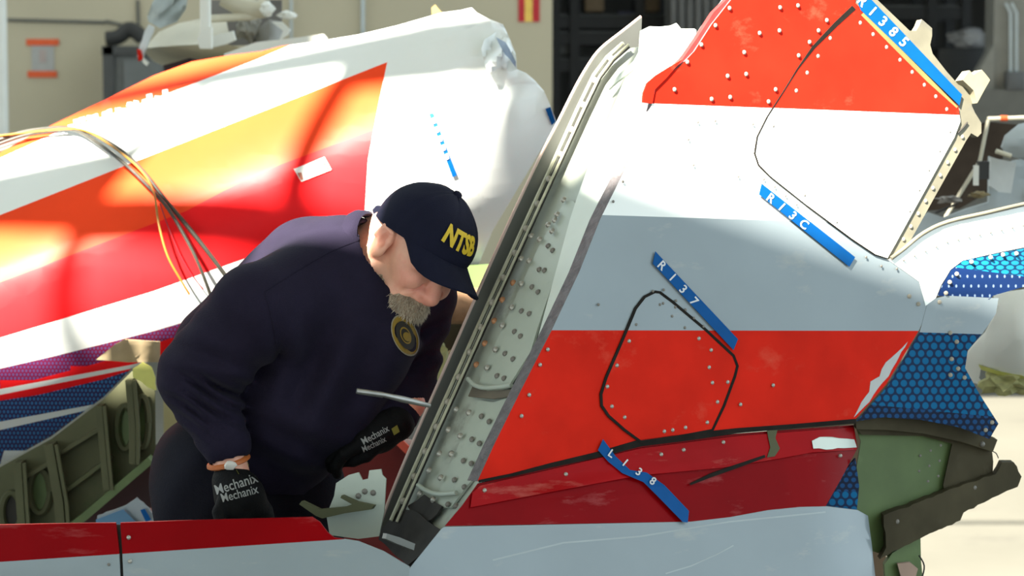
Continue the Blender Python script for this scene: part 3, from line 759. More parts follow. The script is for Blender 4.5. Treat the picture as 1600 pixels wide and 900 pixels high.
tape([(1336, -4), (1350, -12), (1358, -2), (1501, 148), (1497, 165), (1343, 16)], FIN, 'R1385', (1347, 2), (1412, 66), 22, 0.0035, 'long blue tape strip on the beige frame')
tape([(942, 685), (962, 712), (984, 733), (1010, 737), (1038, 757), (1076, 797), (1074, 815), (1066, 814), (1030, 777), (1005, 752), (972, 738), (950, 720), (934, 702)], fair, 'L138', (955, 709), (1020, 752), 17, 0.009, 'wavy blue tape strip lettered in white on the red fairing', step=20)
# thin rod sticking out over the spar
rd = tube('metal_rod', [P(557, 611, 3.98), P(598, 617, 3.99), P(600, 617, 3.99), P(630, 624, 4.0), P(672, 634, 4.02)], [0.0050, 0.0050, 0.0042, 0.0056, 0.0036], STEEL, tail, 8)
rd['label'] = 'thin metal rod sticking out past the spar edge'
# stand that carries the tail
STANDM = mat('stand_paint', (0.25, 0.22, 0.10), 0.5, metal=0.2)
st = thing('support_stand', 'low steel trestle carrying the foreground tail piece', 'stand', (0.25, 3.85, 0))
for sx in (-0.55, 0.50):
    for sy in (3.58, 3.86): box('leg', Vector((sx, sy, 0.30)), (0.05, 0.05, 0.60), STANDM, st)
    box('cross_beam', Vector((sx, 3.72, 0.625)), (0.06, 0.36, 0.05), STANDM, st)
for sy in (3.58, 3.86): box('long_beam', Vector((-0.02, sy, 0.575)), (1.05, 0.05, 0.05), STANDM, st)

# ================================================================== WRECK BEHIND: striped fuselage shell
from mathutils import noise as mnoise
def shell_d(x, y):
    q = (y - (335 - 0.39 * x)) * 0.93
    d = 5.3 + 4.8e-6 * (q - 150) ** 2
    if x > 650: d += ((x - 650) / 200.0) ** 2 * 0.05
    if x > 640 and y < 200:
        k = min(1, (x - 640) / 120.0) * min(1, (200 - y) / 80.0)
        d += 0.035 * k * mnoise.noise(Vector((x * 0.02, y * 0.028, 0.3))) + 0.015 * k * mnoise.noise(Vector((x * 0.06, y * 0.06, 2.3)))
    return d
shell = thing('fuselage_shell', 'large curved aircraft shell with white, red and blue stripes behind the person', 'wreckage', (-0.4, 5.4, 0.62))
def pl_y(pts, x):
    if x <= pts[0][0]: i = 0
    else:
        i = len(pts) - 2
        for k in range(len(pts) - 1):
            if pts[k][0] <= x <= pts[k + 1][0]: i = k; break
    return yl(pts[i], pts[i + 1], x)
Ltop = [(-60, 272), (0, 247), (95, 204), (180, 176), (262, 146), (400, 93), (445, 74)]
L1 = [(-60, 360), (0, 336), (605, 97)]
L2 = [(-60, 462), (0, 441), (290, 330), (400, 272), (580, 204), (700, 160)]
L3 = [(-60, 545), (0, 528), (240, 455), (380, 405), (600, 320)]
L4 = [(-60, 590), (0, 576), (100, 553), (245, 516), (400, 470)]
L5 = [(-60, 624), (0, 608), (205, 570), (245, 560)]
L6 = [(-60, 632), (0, 617), (205, 576), (245, 566)]
L7 = [(-60, 648), (0, 626), (60, 617), (160, 593), (205, 578)]
L8 = [(-60, 678), (0, 659), (130, 635)]
L9 = [(-60, 692), (0, 672), (118, 645)]
LV = [(97, 605), (170, 590), (250, 575), (330, 570), (470, 566)]      # edge of the striped field, x by y
def shm(x, y):
    xv = pl_y([(a, b) for a, b in LV], y)
    if x < 470 and y < pl_y(Ltop, x): return 1
    if y < pl_y(L1, x) or (x > xv and y < 470): return 0
    if y < pl_y(L2, x): return 1
    if y < pl_y(L3, x): return 2
    if y < pl_y(L4, x): return 0
    if y < pl_y(L5, x): return 3 if y < pl_y(L4, x) + 26 - x * 0.02 else 2
    if y < pl_y(L6, x): return 0
    if y < pl_y(L7, x): return 2
    if y < pl_y(L8, x): return 4
    if y < pl_y(L9, x): return 0
    if y < pl_y(L9, x) + 40 - max(0, x) * .05 or x > 40: return 4
    return 0
scuts = []
for L_ in (Ltop, L1, L2, L3, L4, L5, L6, L7, L8, L9):
    for i in range(len(L_) - 1): scuts.append((L_[i], L_[i + 1]))
for i in range(len(LV) - 1): scuts.append(((LV[i][1], LV[i][0]), (LV[i + 1][1], LV[i + 1][0])))
sh_out = [(-60, 268), (0, 238), (40, 216), (80, 196), (165, 155), (240, 118), (300, 96), (360, 86), (410, 80), (440, 72), (500, 64), (560, 54), (620, 40), (690, 20), (720, 16), (737, 12), (745, 20), (765, 30), (786, 38), (792, 50), (797, 62), (806, 84), (808, 108), (822, 114), (836, 126), (850, 142), (858, 160), (870, 192), (830, 260), (770, 360), (748, 413), (640, 420), (560, 440), (420, 500), (330, 560), (245, 562), (205, 576), (162, 620), (80, 682), (0, 726), (-60, 752)]
sheet('striped_skin', sh_out, shell_d, 0.006, [WHITE, REDB, REDC, PURPLE, BLUEF], shell, step=22, cuts=scuts, mfn=shm, smooth=60)
# peeled red paint flecks below the top edge
for i in range(16):
    x = 98 + i * 10.5 + random.uniform(-3, 3); y = pl_y(Ltop, x) + random.uniform(-5, 2)
    sheet('paint_fleck', [(x + random.uniform(-2, 0) - 3, y - 4), (x + 4, y - 5 + random.uniform(-2, 2)), (x + 5, y + 1), (x + 1, y + 5 + random.uniform(-2, 3)), (x - 4, y + 2)], shell_d, 0.001, [WHITE], shell, lift=0.003, step=0)
# crumpled end cap on the right: torn flaps
sheet('torn_flap', [(757, 62), (775, 50), (794, 60), (806, 86), (808, 108), (798, 112), (778, 108), (765, 118), (757, 100), (752, 76)], lambda x, y: shell_d(x, y) - 0.02 - 0.02 * math.sin(x * 0.16 + y * 0.1), 0.004, [WHITE], shell, step=8)
sheet('torn_flap', [(775, 58), (790, 66), (806, 96), (806, 106), (796, 92), (784, 76)], lambda x, y: shell_d(x, y) - 0.045, 0.004, [mat('blue_grey_tear', (0.22, 0.28, 0.38), 0.5)], shell, step=8, jag=3)
sheet('yellow_lug', [(675, 28), (674, 12), (680, 7), (684, 12), (691, 20), (692, 26)], lambda x, y: 5.9, 0.02, [YELLOWP], shell)
# placard and tape
PLAC = mat('white_placard', (0.80, 0.80, 0.76), 0.5, vary=0.02)
pc = sheet('placard', [(459, 264), (507, 245), (518, 265), (471, 284)], shell_d, 0.002, [PLAC], shell, lift=0.003, step=0)
pc['label'] = 'small white placard on the red stripe'
sheet('placard_mark', [(465, 270), (471, 269), (474, 280), (470, 281)], shell_d, 0.001, [mat('placard_print', (0.35, 0.10, 0.06), 0.6)], pc, lift=0.0055, step=0)
sheet('placard_mark', [(503, 255), (509, 254), (514, 262), (511, 264), (508, 258)], shell_d, 0.001, [mat('placard_print', (0.35, 0.10, 0.06), 0.6)], pc, lift=0.0055, step=0)
TAPEL = TAPE
t1 = sheet('tape_strip', [(670, 178), (677, 176), (714, 274), (707, 277)], shell_d, 0.001, [TAPE], shell, lift=0.004, step=8)
for i in range(5):
    x = 677 + i * 5.2; y = 188 + i * 14
    sheet('letter', [(x - 2.5, y - 3), (x + 2.5, y - 5), (x + 4, y + 4), (x - 1, y + 6)], shell_d, 0.0008, [INK], t1, lift=0.006, step=8)
sheet('tape_strip', [(852, 170), (860, 167), (868, 190), (862, 196)], shell_d, 0.001, [TAPE], shell, lift=0.004, step=8)
# inner structure below the skin: olive primed frame with ribs, stringers and lightening holes
def rib_d(x, y): return 5.36 + 0.0002 * (240 - x)
iw = sheet('inner_wall', [(242, 590), (206, 580), (162, 624), (80, 686), (0, 730), (-60, 756), (-60, 860), (60, 860), (128, 812), (243, 712)], rib_d, 0.006, [OLIVE], shell, step=40)
for pts, wd in (([(82, 690), (98, 780), (104, 860)], 14), ([(160, 630), (168, 720), (172, 760)], 10), ([(34, 718), (38, 780), (44, 860)], 12), ([(206, 590), (212, 660), (212, 720)], 10)):
    sheet('rib', ribbon_px(pts, wd), rib_d, 0.05, [OLIVE], shell, lift=0.05, step=40)
    sheet('rib_flange', ribbon_px([(x + wd * 0.9, y) for x, y in pts], 5), rib_d, 0.012, [OLIVE], shell, lift=0.055, step=0)
for pts in ([(86, 712), (168, 662)], [(96, 772), (176, 712)], [(40, 745), (82, 720)]):
    sheet('stringer', ribbon_px(pts, 6), rib_d, 0.03, [OLIVE], shell, lift=0.03, step=0)
sheet('bottom_flange', ribbon_px([(105, 826), (140, 800), (190, 757), (240, 714)], 12), rib_d, 0.05, [GREENP], shell, lift=0.05, step=40)
def ring(name, cx, cy, rx, ry, dd, m, parent, tr=0.008):
    pts = [P(cx + rx * math.cos(a), cy + ry * math.sin(a), dd) for a in [2 * math.pi * k / 24 for k in range(25)]]
    return tube(name, pts, tr, m, parent, 6)
for (cx, cy, rx, ry, dark) in ((18, 800, 15, 30, 1), (62, 768, 16, 34, 0), (196, 668, 13, 34, 0), (222, 660, 10, 40, 0)):
    ring('lightening_hole_rim', cx, cy, rx, ry, rib_d(cx, cy) - 0.008, OLIVE, shell)
    el = [(cx + rx * math.cos(a) * .86, cy + ry * math.sin(a) * .86) for a in [2 * math.pi * k / 20 for k in range(20)]]
    sheet('lightening_hole_disc', el, lambda x, y: rib_d(x, y) - 0.003, 0.004, [HOLE_SHADE if dark else GREENP], shell, step=0)  # disc laid on the wall; the dark one carries a hole's shade as colour
sheet('torn_rib_edge', [(207, 576), (222, 566), (236, 574), (242, 590), (244, 610), (232, 606), (220, 596), (208, 590)], lambda x, y: 5.28, 0.01, [mat('yellow_green_primer', (0.50, 0.50, 0.12), 0.55, vary=0.15, scale=20)], shell, jag=3)
sheet('buckled_plate', [(150, 562), (180, 538), (195, 530), (250, 534), (250, 566), (200, 566)], lambda x, y: shell_d(x, y) - 0.03 + 0.01 * math.sin(x * .1), 0.004, [mat('tan_plate', (0.46, 0.36, 0.22), 0.6, vary=0.14, scale=20)], shell, step=20)
# lower right end of the shell: green sill, brown insulation roll and torn olive structure
sheet('green_sill', [(700, 416), (775, 413), (770, 452), (700, 454)], lambda x, y: 5.45, 0.03, [GREENP], shell)
tube('insulation_roll', [P(660, 478, 5.45), P(800, 478, 5.45)], 0.042, mat('brown_insulation', (0.30, 0.17, 0.09), 0.7, vary=0.35, scale=22, bump=0.4, bscale=50), shell, 14)
sheet('soot_panel', [(650, 500), (790, 500), (770, 620), (640, 640)], lambda x, y: 5.6, 0.02, [BROWN], shell)
lump('torn_structure', P(672, 575, 5.4), 0.055, mat('yellow_olive', (0.22, 0.22, 0.09), 0.6, vary=0.3, scale=20), shell, 5, 0.6, 3, 3, (0.8, 1, 1.2))
sheet('torn_strut', [(655, 560), (668, 540), (690, 572), (678, 600), (660, 605)], lambda x, y: 5.36, 0.02, [mat('yellow_olive', (0.22, 0.22, 0.09), 0.6)], shell, jag=3)
# supports of the shell
ss = thing('support_stand', 'steel trestle carrying the striped shell behind the person', 'stand', (-0.5, 5.7, 0))
for sx in (-1.6, 0.15):
    for sy in (5.45, 5.95): box('leg', Vector((sx, sy, 0.36)), (0.06, 0.06, 0.72), STANDM, ss)
    box('cross_beam', Vector((sx, 5.7, 0.70)), (0.07, 0.56, 0.05), STANDM, ss)
box('long_beam', Vector((-0.72, 5.93, 0.66)), (1.8, 0.06, 0.05), STANDM, ss)

# ---------------------------------------------------------------- loose debris between the big pieces
def panel_piece(name, out, d, m, label, lift=0.0, thick=0.012, tilt=0.0, jag=2.0, **k):
    base = P(sum(p[0] for p in out) / len(out), max(p[1] for p in out), d)
    t = thing(name, label, 'wreckage', base)
    sheet('torn_skin', out, lambda x, y: d + tilt * (out[0][1] - y), thick, [m], t, jag=jag, **k)
    return t
MAROON = mat('maroon_skin', (0.022, 0.002, 0.003), 0.55, vary=0.2, scale=8)
def tocart(t, x0, x1, y1, d):
    """pallet leg so that the piece rests on something"""
    a = P(x0, y1, d); b = P(x1, y1, d)
    box('carrying_block', Vector(((a.x + b.x) / 2, a.y + 0.05, a.z / 2 - 0.01)), (b.x - a.x, 0.08, a.z - 0.02), mat('timber', (0.12, 0.08, 0.045), 0.8, vary=0.2, scale=6), t)
t = panel_piece('maroon_panel', [(40, 900), (110, 800), (150, 780), (250, 690), (300, 690), (300, 900)], 5.68, MAROON, 'dark maroon torn panel under the olive ribbed frame')
tocart(t, 140, 290, 898, 5.68)
t = panel_piece('white_scrap', [(152, 806), (196, 790), (213, 778), (250, 812), (256, 850), (150, 850)], 5.1, GREY, 'white torn scrap with blue tape beside the trousers')
sheet('blue_skin', [(150, 812), (192, 796), (222, 826), (200, 850), (150, 850)], lambda x, y: 5.08, 0.004, [mat('steel_blue_paint', (0.06, 0.17, 0.30), 0.5)], t)
sheet('tape_strip', [(219, 797), (226, 795), (236, 812), (228, 816)], lambda x, y: 5.085, 0.002, [TAPE], t)
tocart(t, 160, 250, 848, 5.12)
t = panel_piece('blue_scrap', [(243, 800), (256, 784), (270, 792), (272, 850), (246, 850)], 5.0, BLUEC, 'blue halftone scrap between white scrap and trousers')
sheet('green_edge', [(241, 752), (245, 750), (262, 786), (258, 792), (246, 800), (250, 780)], lambda x, y: 5.02, 0.01, [GREENP], t)
tocart(t, 246, 270, 848, 5.02)
t = panel_piece('red_panel', [(528, 690), (620, 640), (640, 690), (700, 740), (700, 900), (540, 900)], 5.0, mat('faded_red_paint', (0.14, 0.010, 0.008), 0.5, vary=0.15, scale=10, scuff=((0.3, 0.16, 0.13), 0.33, 14, (1, 1, 1))), 'faded red skin panel between the gloved hand and the spar')
sheet('lit_folded_edge', [(600, 676), (612, 672), (690, 745), (690, 770), (655, 730)], lambda x, y: 4.97, 0.012, [mat('lit_salmon_red', (0.60, 0.10, 0.06), 0.5)], t)  # lit edge of the panel; its light is put into a brighter red
sheet('white_edge', [(618, 684), (660, 690), (680, 715), (670, 732), (640, 712)], lambda x, y: 4.99, 0.006, [WHITE], t)
tocart(t, 545, 690, 895, 5.02)
t = panel_piece('floor_stand_in', [(600, 590), (720, 590), (720, 720), (600, 720)], 6.35, mat('floor_stand_in_grey', (0.19, 0.19, 0.17), 0.6, vary=0.1), 'added grey sheet standing in for floor behind the spar and the gloved hand', jag=0)  # added sheet in place of the grey floor behind the spar
tocart(t, 610, 710, 718, 6.35)

# ---------------------------------------------------------------- cream crumpled wreck chunk at the top left
CREAM = mat('cream_panel', (0.56, 0.52, 0.40), 0.55, vary=0.08, scale=5, scuff=((0.30, 0.25, 0.14), 0.36, 8, (1, 1, 1)))
CREAMW = mat('off_white_panel', (0.72, 0.72, 0.66), 0.5, vary=0.06, scale=5)
ck = thing('crumpled_cowling', 'cream crumpled engine cowling wreck on a trestle at top left', 'wreckage', P(320, 110, 7.6))
def cw(x, y, b=0.0): return 7.5 - 0.25 * math.sin(max(0, min(1, (x - 215) / 200.0)) * 2.6) + 0.0000 * y + b
def fold(f, a=0.03):
    return lambda x, y: f(x, y) + a * mnoise.noise(Vector((x * 0.03, y * 0.05, 1.7)))
sheet('lower_panel', [(222, 78), (250, 72), (300, 70), (350, 68), (376, 74), (370, 84), (330, 92), (290, 100), (258, 104), (240, 96)], fold(lambda x, y: cw(x, y) + 0.010 * (y - 70)), 0.02, [CREAM], ck, step=12)
sheet('upper_panel', [(224, 76), (248, 50), (280, 36), (320, 28), (352, 30), (360, 66), (300, 71), (250, 73)], fold(lambda x, y: cw(x, y) + 0.006 * (74 - y)), 0.02, [CREAM], ck, step=12)
sheet('grey_sheet', [(230, 26), (238, 4), (262, -30), (294, -10), (290, 14), (276, 34), (250, 44), (232, 34)], fold(lambda x, y: cw(x, y) - 0.05 + 0.008 * math.sin((x + y) * 0.25)), 0.01, [mat('blue_grey_sheet', (0.26, 0.30, 0.29), 0.5)], ck, step=8)
sheet('torn_edge', [(214, 88), (222, 62), (232, 38), (240, 42), (234, 60), (226, 80), (222, 96), (216, 92)], lambda x, y: 7.4, 0.02, [mat('pale_blue_tear', (0.62, 0.66, 0.68), 0.5)], ck, jag=3)
sheet('red_shard', [(214, 76), (219, 78), (223, 92), (216, 96)], lambda x, y: 7.38, 0.02, [RED], ck)
sheet('white_shard', [(223, 90), (232, 98), (229, 103), (223, 98)], lambda x, y: 7.37, 0.02, [CREAMW], ck)
box('white_strut', (P(321, 74, 7.15) + P(321, -60, 7.15)) / 2, (0.028, 0.05, (P(321, -60, 7.15) - P(321, 76, 7.15)).z), CREAMW, ck, bev=0.004)
sheet('strut_foot', [(308, 60), (316, 42), (330, 42), (330, 76), (312, 76)], lambda x, y: 7.12, 0.04, [CREAMW], ck)
sheet('dark_cavity', [(330, 0), (440, 0), (440, 60), (400, 70), (330, 72)], lambda x, y: 7.75, 0.02, [mat('cavity_grey', (0.16, 0.15, 0.14), 0.7, vary=0.25, scale=8)], ck)
tube('upper_tube', [P(x, y, 7.35) for x, y in smoothpath([(350, -4), (376, 10), (400, 15), (418, 12)], 4)], [0.028] * 12 + [0.022], CREAM, ck, 10)
tube('crossbar', [P(318, 30, 7.3), P(400, 25, 7.35)], 0.012, CREAM, ck, 8)
lump('torn_fibre', P(388, 44, 7.45), 0.036, mat('grey_fibre', (0.30, 0.29, 0.25), 0.8), ck, 2, 0.7, 4, 3, (1, 1, 1))
lump('white_wad', P(418, 14, 7.3), 0.022, CREAMW, ck, 8, 0.5, 3, 2)
lump('white_wad', P(448, 24, 7.35), 0.020, CREAMW, ck, 11, 0.6, 3, 2, (1.3, 1, 0.7))
sheet('broken_tube', [(330, 56), (350, 52), (364, 48), (368, 62), (350, 70), (330, 74)], lambda x, y: 7.2, 0.03, [CREAMW], ck, jag=2)
sheet('duct_cone', [(396, 66), (404, 44), (420, 30), (440, 34), (452, 46), (440, 62), (420, 68)], lambda x, y: 7.4 + 0.0001 * (x - 420) ** 2, 0.02, [mat('grey_duct', (0.27, 0.27, 0.25), 0.5)], ck, step=10)
sheet('white_fin_edge', [(424, 34), (440, 34), (453, 46), (450, 54), (436, 64), (442, 48)], lambda x, y: 7.34, 0.02, [CREAMW], ck)
sheet('ledge', [(350, 84), (400, 66), (470, 58), (505, 53), (511, 60), (510, 66), (420, 78), (380, 92), (350, 94)], lambda x, y: 6.9, 0.05, [CREAMW], ck)
sheet('dark_base', [(255, 102), (350, 76), (352, 94), (300, 110), (258, 118)], lambda x, y: 7.5, 0.05, [MAROON], ck)
ct = thing('support_stand', 'trestle under the cream crumpled cowling', 'stand', (P(330, 100, 7.5).x, 7.6, 0))
zt = P(330, 120, 7.5).z
for sx in (-0.12, 0.12):
    for sy in (-0.1, 0.15): box('leg', Vector((ct.location.x + sx, 7.55 + sy, zt / 2)), (0.05, 0.05, zt), STANDM, ct)
box('cross_beam', Vector((ct.location.x, 7.57, zt - 0.03)), (0.34, 0.32, 0.05), STANDM, ct)

# ---------------------------------------------------------------- cables over the shell
CBL = mat('grey_cable', (0.035, 0.033, 0.025), 0.5, vary=0.2, scale=60); CBY = mat('yellow_cable', (0.30, 0.14, 0.015), 0.5); CBR = mat('thin_red_wire', (0.30, 0.01, 0.02), 0.5)
def cable(pts, r, m, label, lift=0.02):
    c = tube('cable', [P(x, y, min(shell_d(x, y), 5.75) - lift - r) for x, y in smoothpath(pts, 6)], r, m, None, 8)
    tag(c, label, 'cable', 'cables draped over the striped shell')
cable([(-20, 226), (30, 208), (75, 201), (110, 201), (150, 212), (190, 236), (225, 270), (258, 312), (290, 350), (322, 390), (352, 430), (380, 470)], 0.0050, CBL, 'grey cable crossing the stripes nearest the shoulder, thicker of two')
cable([(-20, 232), (30, 214), (75, 205), (115, 203), (150, 222), (195, 256), (232, 292), (262, 325), (290, 372), (310, 412), (325, 450), (335, 480)], 0.0040, CBL, 'grey cable running left of the thicker grey cable', 0.03)
cable([(-20, 215), (10, 211), (95, 202), (135, 205), (180, 232), (220, 266), (240, 300), (248, 350), (262, 400), (284, 440), (296, 460)], 0.0026, CBY, 'thin yellow cable hanging down across the red stripes', 0.04)
cable([(250, 318), (262, 352), (280, 395), (300, 430), (318, 452)], 0.0014, CBR, 'very thin dark red wire beside the yellow cable', 0.01)
b_ = thing('cable_coil', 'bundled grey cable coil on the shell at left edge', 'cable', P(20, 226, 5.7))
for i in range(3):
    tube('cable_loop', [P(x, y + i * 5, 5.66 - i * 0.01) for x, y in smoothpath([(-30, 240), (0, 232), (30, 222), (55, 214), (76, 206)], 5)], 0.010 - i * 0.001, CBL, b_, 8)

# ---------------------------------------------------------------- wreckage at the far right
rb = thing('grey_wing_debris', 'pale grey torn wing skin pile behind the tail at right', 'wreckage', P(1520, 340, 6.2))
PALEG = mat('pale_blue_grey', (0.40, 0.44, 0.45), 0.5, vary=0.08, scale=6)
def rd_(x, y): return 6.2 + 0.03 * mnoise.noise(Vector((x * 0.02, y * 0.03, 4)))
sheet('torn_skin', [(1250, 445), (1250, 415), (1380, 400), (1430, 346), (1452, 332), (1475, 340), (1512, 326), (1545, 316), (1546, 244), (1575, 254), (1590, 250), (1660, 245), (1660, 430)], rd_, 0.02, [PALEG], rb, step=20)
sheet('curled_skin', [(1566, 230), (1572, 212), (1594, 194), (1660, 180), (1660, 246), (1600, 250), (1575, 242)], lambda x, y: 6.1 + 0.05 * math.sin(y * .05), 0.02, [PALEG], rb, step=12)
sheet('bent_plate', [(1548, 246), (1588, 254), (1580, 302), (1560, 300), (1546, 290)], lambda x, y: 6.14, 0.015, [mat('pale_plate', (0.55, 0.57, 0.56), 0.5)], rb)
sheet('dark_slit', [(1460, 332), (1498, 316), (1496, 320), (1464, 334)], lambda x, y: 6.15, 0.01, [SOOT], rb)
lump('torn_edge_scrap', P(1482, 312, 6.15), 0.017, mat('scrap_mix', (0.24, 0.22, 0.20), 0.6, vary=0.4, scale=30), rb, 4, 0.8, 4, 3, (1.6, 1, 0.5))
lump('torn_edge_scrap', P(1530, 304, 6.1), 0.014, mat('scrap_mix2', (0.22, 0.17, 0.08), 0.6, vary=0.4, scale=30), rb, 9, 0.8, 4, 3, (1.6, 1, 0.5))
box('white_bar', P(1525, 274, 6.05), (0.012, 0.012, 0.05), CREAMW, rb)
box('black_box', P(1536, 266, 6.1), (0.026, 0.03, 0.045), BLK, rb)
tube('bent_tube', [P(1556, 236, 6.0), P(1580, 244, 6.0)], 0.006, CREAM, rb, 8)
sheet('hollow_shade_sheet', [(1440, 330), (1470, 240), (1500, 200), (1545, 190), (1600, 196), (1570, 240), (1545, 300), (1500, 326)], lambda x, y: 6.9, 0.02, [mat('hollow_shade', (0.0035, 0.003, 0.0025), 0.9, vary=0.3, scale=10, spec=0.02)], rb)  # near-black sheet; the hollow's shade is put into its colour
box('carrying_block', Vector((P(1300, 430, 6.2).x, 6.25, P(1500, 430, 6.2).z / 2)), (0.3, 0.12, P(1500, 430, 6.2).z), mat('timber', (0.12, 0.08, 0.045), 0.8), rb)
fr = thing('tube_frame', 'thin tan tube frame with orange tape beyond the torn beige frame', 'frame', P(1533, 250, 6.6))
tube('upright', [P(1531, 252, 6.5), P(1544, 188, 6.5)], 0.005, CREAM, fr, 8)
tube('top_bar', [P(1543, 186, 6.5), P(1600, 184, 6.5), P(1660, 184, 6.5)], 0.006, CREAM, fr, 8)
tube('orange_band', [P(1563, 185, 6.5), P(1574, 185, 6.5)], 0.008, ORANGE, fr, 8)
tube('lower_leg', [P(1531, 252, 6.5), P(1440, 400, 6.5), Vector((P(1330, 500, 6.5).x, 6.5, 0.0))], 0.005, CREAM, fr, 8)
tube('lower_leg', [P(1660, 184, 6.5), Vector((P(1760, 184, 6.5).x, 6.5, 0.0))], 0.005, CREAM, fr, 8)
# white rounded wing tip piece with yellow-green torn inside
wt = thing('white_tip_piece', 'rounded white wing tip piece with yellow-green torn underside at right', 'wreckage', P(1570, 610, 5.4))
def wtd(x, y): return 5.2 + 0.000018 * (x - 1600) ** 2 + 0.00001 * (y - 500) ** 2 + 0.02 * mnoise.noise(Vector((x * .02, y * .03, 7)))
sheet('white_skin', [(1552, 462), (1575, 456), (1620, 450), (1720, 448), (1720, 600), (1600, 588), (1560, 580), (1534, 570), (1530, 590), (1536, 602), (1520, 598), (1508, 582), (1506, 560), (1520, 540), (1540, 520), (1552, 498), (1560, 480)], wtd, 0.01, [CREAMW], wt, step=14)
lump('torn_interior', P(1575, 596, 5.32), 0.042, mat('yellow_olive2', (0.30, 0.29, 0.12), 0.6, vary=0.4, scale=25), wt, 6, 0.5, 4, 3, (1.3, 1, 0.7))
sheet('yellow_lip', [(1530, 570), (1560, 580), (1600, 588), (1600, 592), (1560, 586), (1534, 578)], lambda x, y: wtd(x, y) - .01, 0.01, [mat('yellow_green_primer', (0.50, 0.50, 0.12), 0.55)], wt)
zz = P(1580, 615, 5.3).z
box('carrying_block', Vector((P(1690, 600, 5.4).x, 5.3, zz / 2)), (0.10, 0.1, zz), mat('timber', (0.12, 0.08, 0.045), 0.8), wt)

# ================================================================== THE PERSON
DP = 4.2; SC = DP / F                         # body frame: survey pixels at the person's distance, z away from the camera
def B2W(v):
    return P(v[0], v[1], DP + v[2] * SC)

def surface_nets(f, org, h):
    """naive surface nets on a scalar grid (negative inside)"""
    nx, ny, nz = f.shape
    ins = f < 0
    corners = [(i, j, k) for i in (0, 1) for j in (0, 1) for k in (0, 1)]
    sub = lambda a, c: a[c[0]:nx - 1 + c[0], c[1]:ny - 1 + c[1], c[2]:nz - 1 + c[2]]
    cnt = sum(sub(ins, c).astype(np.int8) for c in corners)
    act = (cnt > 0) & (cnt < 8)
    idx = np.argwhere(act)
    acc = np.zeros((len(idx), 3)); num = np.zeros(len(idx))
    I, J, K = idx.T
    for a in range(8):
        for b in range(a + 1, 8):
            ca, cb = corners[a], corners[b]
            if sum(abs(p - q) for p, q in zip(ca, cb)) != 1: continue
            fa = f[I + ca[0], J + ca[1], K + ca[2]]; fb_ = f[I + cb[0], J + cb[1], K + cb[2]]
            m = (fa < 0) != (fb_ < 0)
            t = np.where(m, fa / np.where(np.abs(fa - fb_) < 1e-9, 1, fa - fb_), 0)
            for ax in range(3):
                acc[:, ax] += np.where(m, ca[ax] + t * (cb[ax] - ca[ax]), 0)
            num += m
    pts = idx + acc / num[:, None]
    V = np.array(org) + pts * h
    vid = -np.ones(act.shape, dtype=np.int64); vid[I, J, K] = np.arange(len(idx))
    Q = []
    for ax in range(3):
        o = [1, 1, 1]; o[ax] = 0
        sl0 = tuple(slice(o[k], f.shape[k] - 1) for k in range(3))
        sl1 = tuple(slice(o[k] + (k == ax), f.shape[k] - 1 + (k == ax)) for k in range(3))
        ch = ins[sl0] != ins[sl1]
        e = np.argwhere(ch) + np.array(o)
        s = ins[e[:, 0], e[:, 1], e[:, 2]]
        b, c = [(1, 2), (2, 0), (0, 1)][ax]
        db = np.zeros(3, int); db[b] = 1; dc = np.zeros(3, int); dc[c] = 1
        g = lambda q: vid[q[:, 0], q[:, 1], q[:, 2]]
        q = np.stack([g(e - db - dc), g(e - dc), g(e), g(e - db)], 1)
        q[~s] = q[~s][:, ::-1]
        Q.append(q)
    Q = np.concatenate(Q)
    Q = Q[(Q >= 0).all(1)]
    return V, Q

class SDF:
    def __init__(s, lo, hi, h):
        s.lo = np.array(lo, float); s.h = h
        n = [int((b - a) / h) + 1 for a, b in zip(lo, hi)]
        g = np.meshgrid(*[np.arange(k, dtype=np.float32) * h + a for k, a in zip(n, lo)], indexing='ij')
        s.X, s.Y, s.Z = [q.astype(np.float32) for q in g]
        s.f = np.full(s.X.shape, 1e3, np.float32)
    def cap(s, a, b, ra, rb):
        a = np.array(a, float); b = np.array(b, float); d = b - a; L = d @ d
        t = np.clip(((s.X - a[0]) * d[0] + (s.Y - a[1]) * d[1] + (s.Z - a[2]) * d[2]) / L, 0, 1)
        return np.sqrt((s.X - a[0] - t * d[0]) ** 2 + (s.Y - a[1] - t * d[1]) ** 2 + (s.Z - a[2] - t * d[2]) ** 2) - (ra + t * (rb - ra))
    def ell(s, c, r):
        k = np.sqrt(((s.X - c[0]) / r[0]) ** 2 + ((s.Y - c[1]) / r[1]) ** 2 + ((s.Z - c[2]) / r[2]) ** 2)
        return (k - 1) * min(r) * 1.0
    def add(s, g, k=20.0):
        if k <= 0: s.f = np.minimum(s.f, g); return
        h = np.clip(0.5 + 0.5 * (g - s.f) / k, 0, 1)
        s.f = g * (1 - h) + s.f * h - k * h * (1 - h)
    def cut(s, g, k=6.0):
        g = -g
        h = np.clip(0.5 - 0.5 * (g - s.f) / k, 0, 1)
        s.f = g * (1 - h) + s.f * h + k * h * (1 - h)
    def mesh(s):
        return surface_nets(s.f, s.lo, s.h)

def bodymesh(name, V, Q, m, parent, conv=B2W, sm=True, post=None):
    vv = [conv(v) for v in V]
    if post: vv = [post(v) for v in vv]
    me = meshdata(name, vv, [list(map(int, q)) for q in Q]); fixn(me)
    for p in me.polygons: p.use_smooth = True
    o = link(name, me, parent, m)
    if sm:
        md = o.modifiers.new('smooth', 'SMOOTH'); md.factor = 0.5; md.iterations = 3
    return o

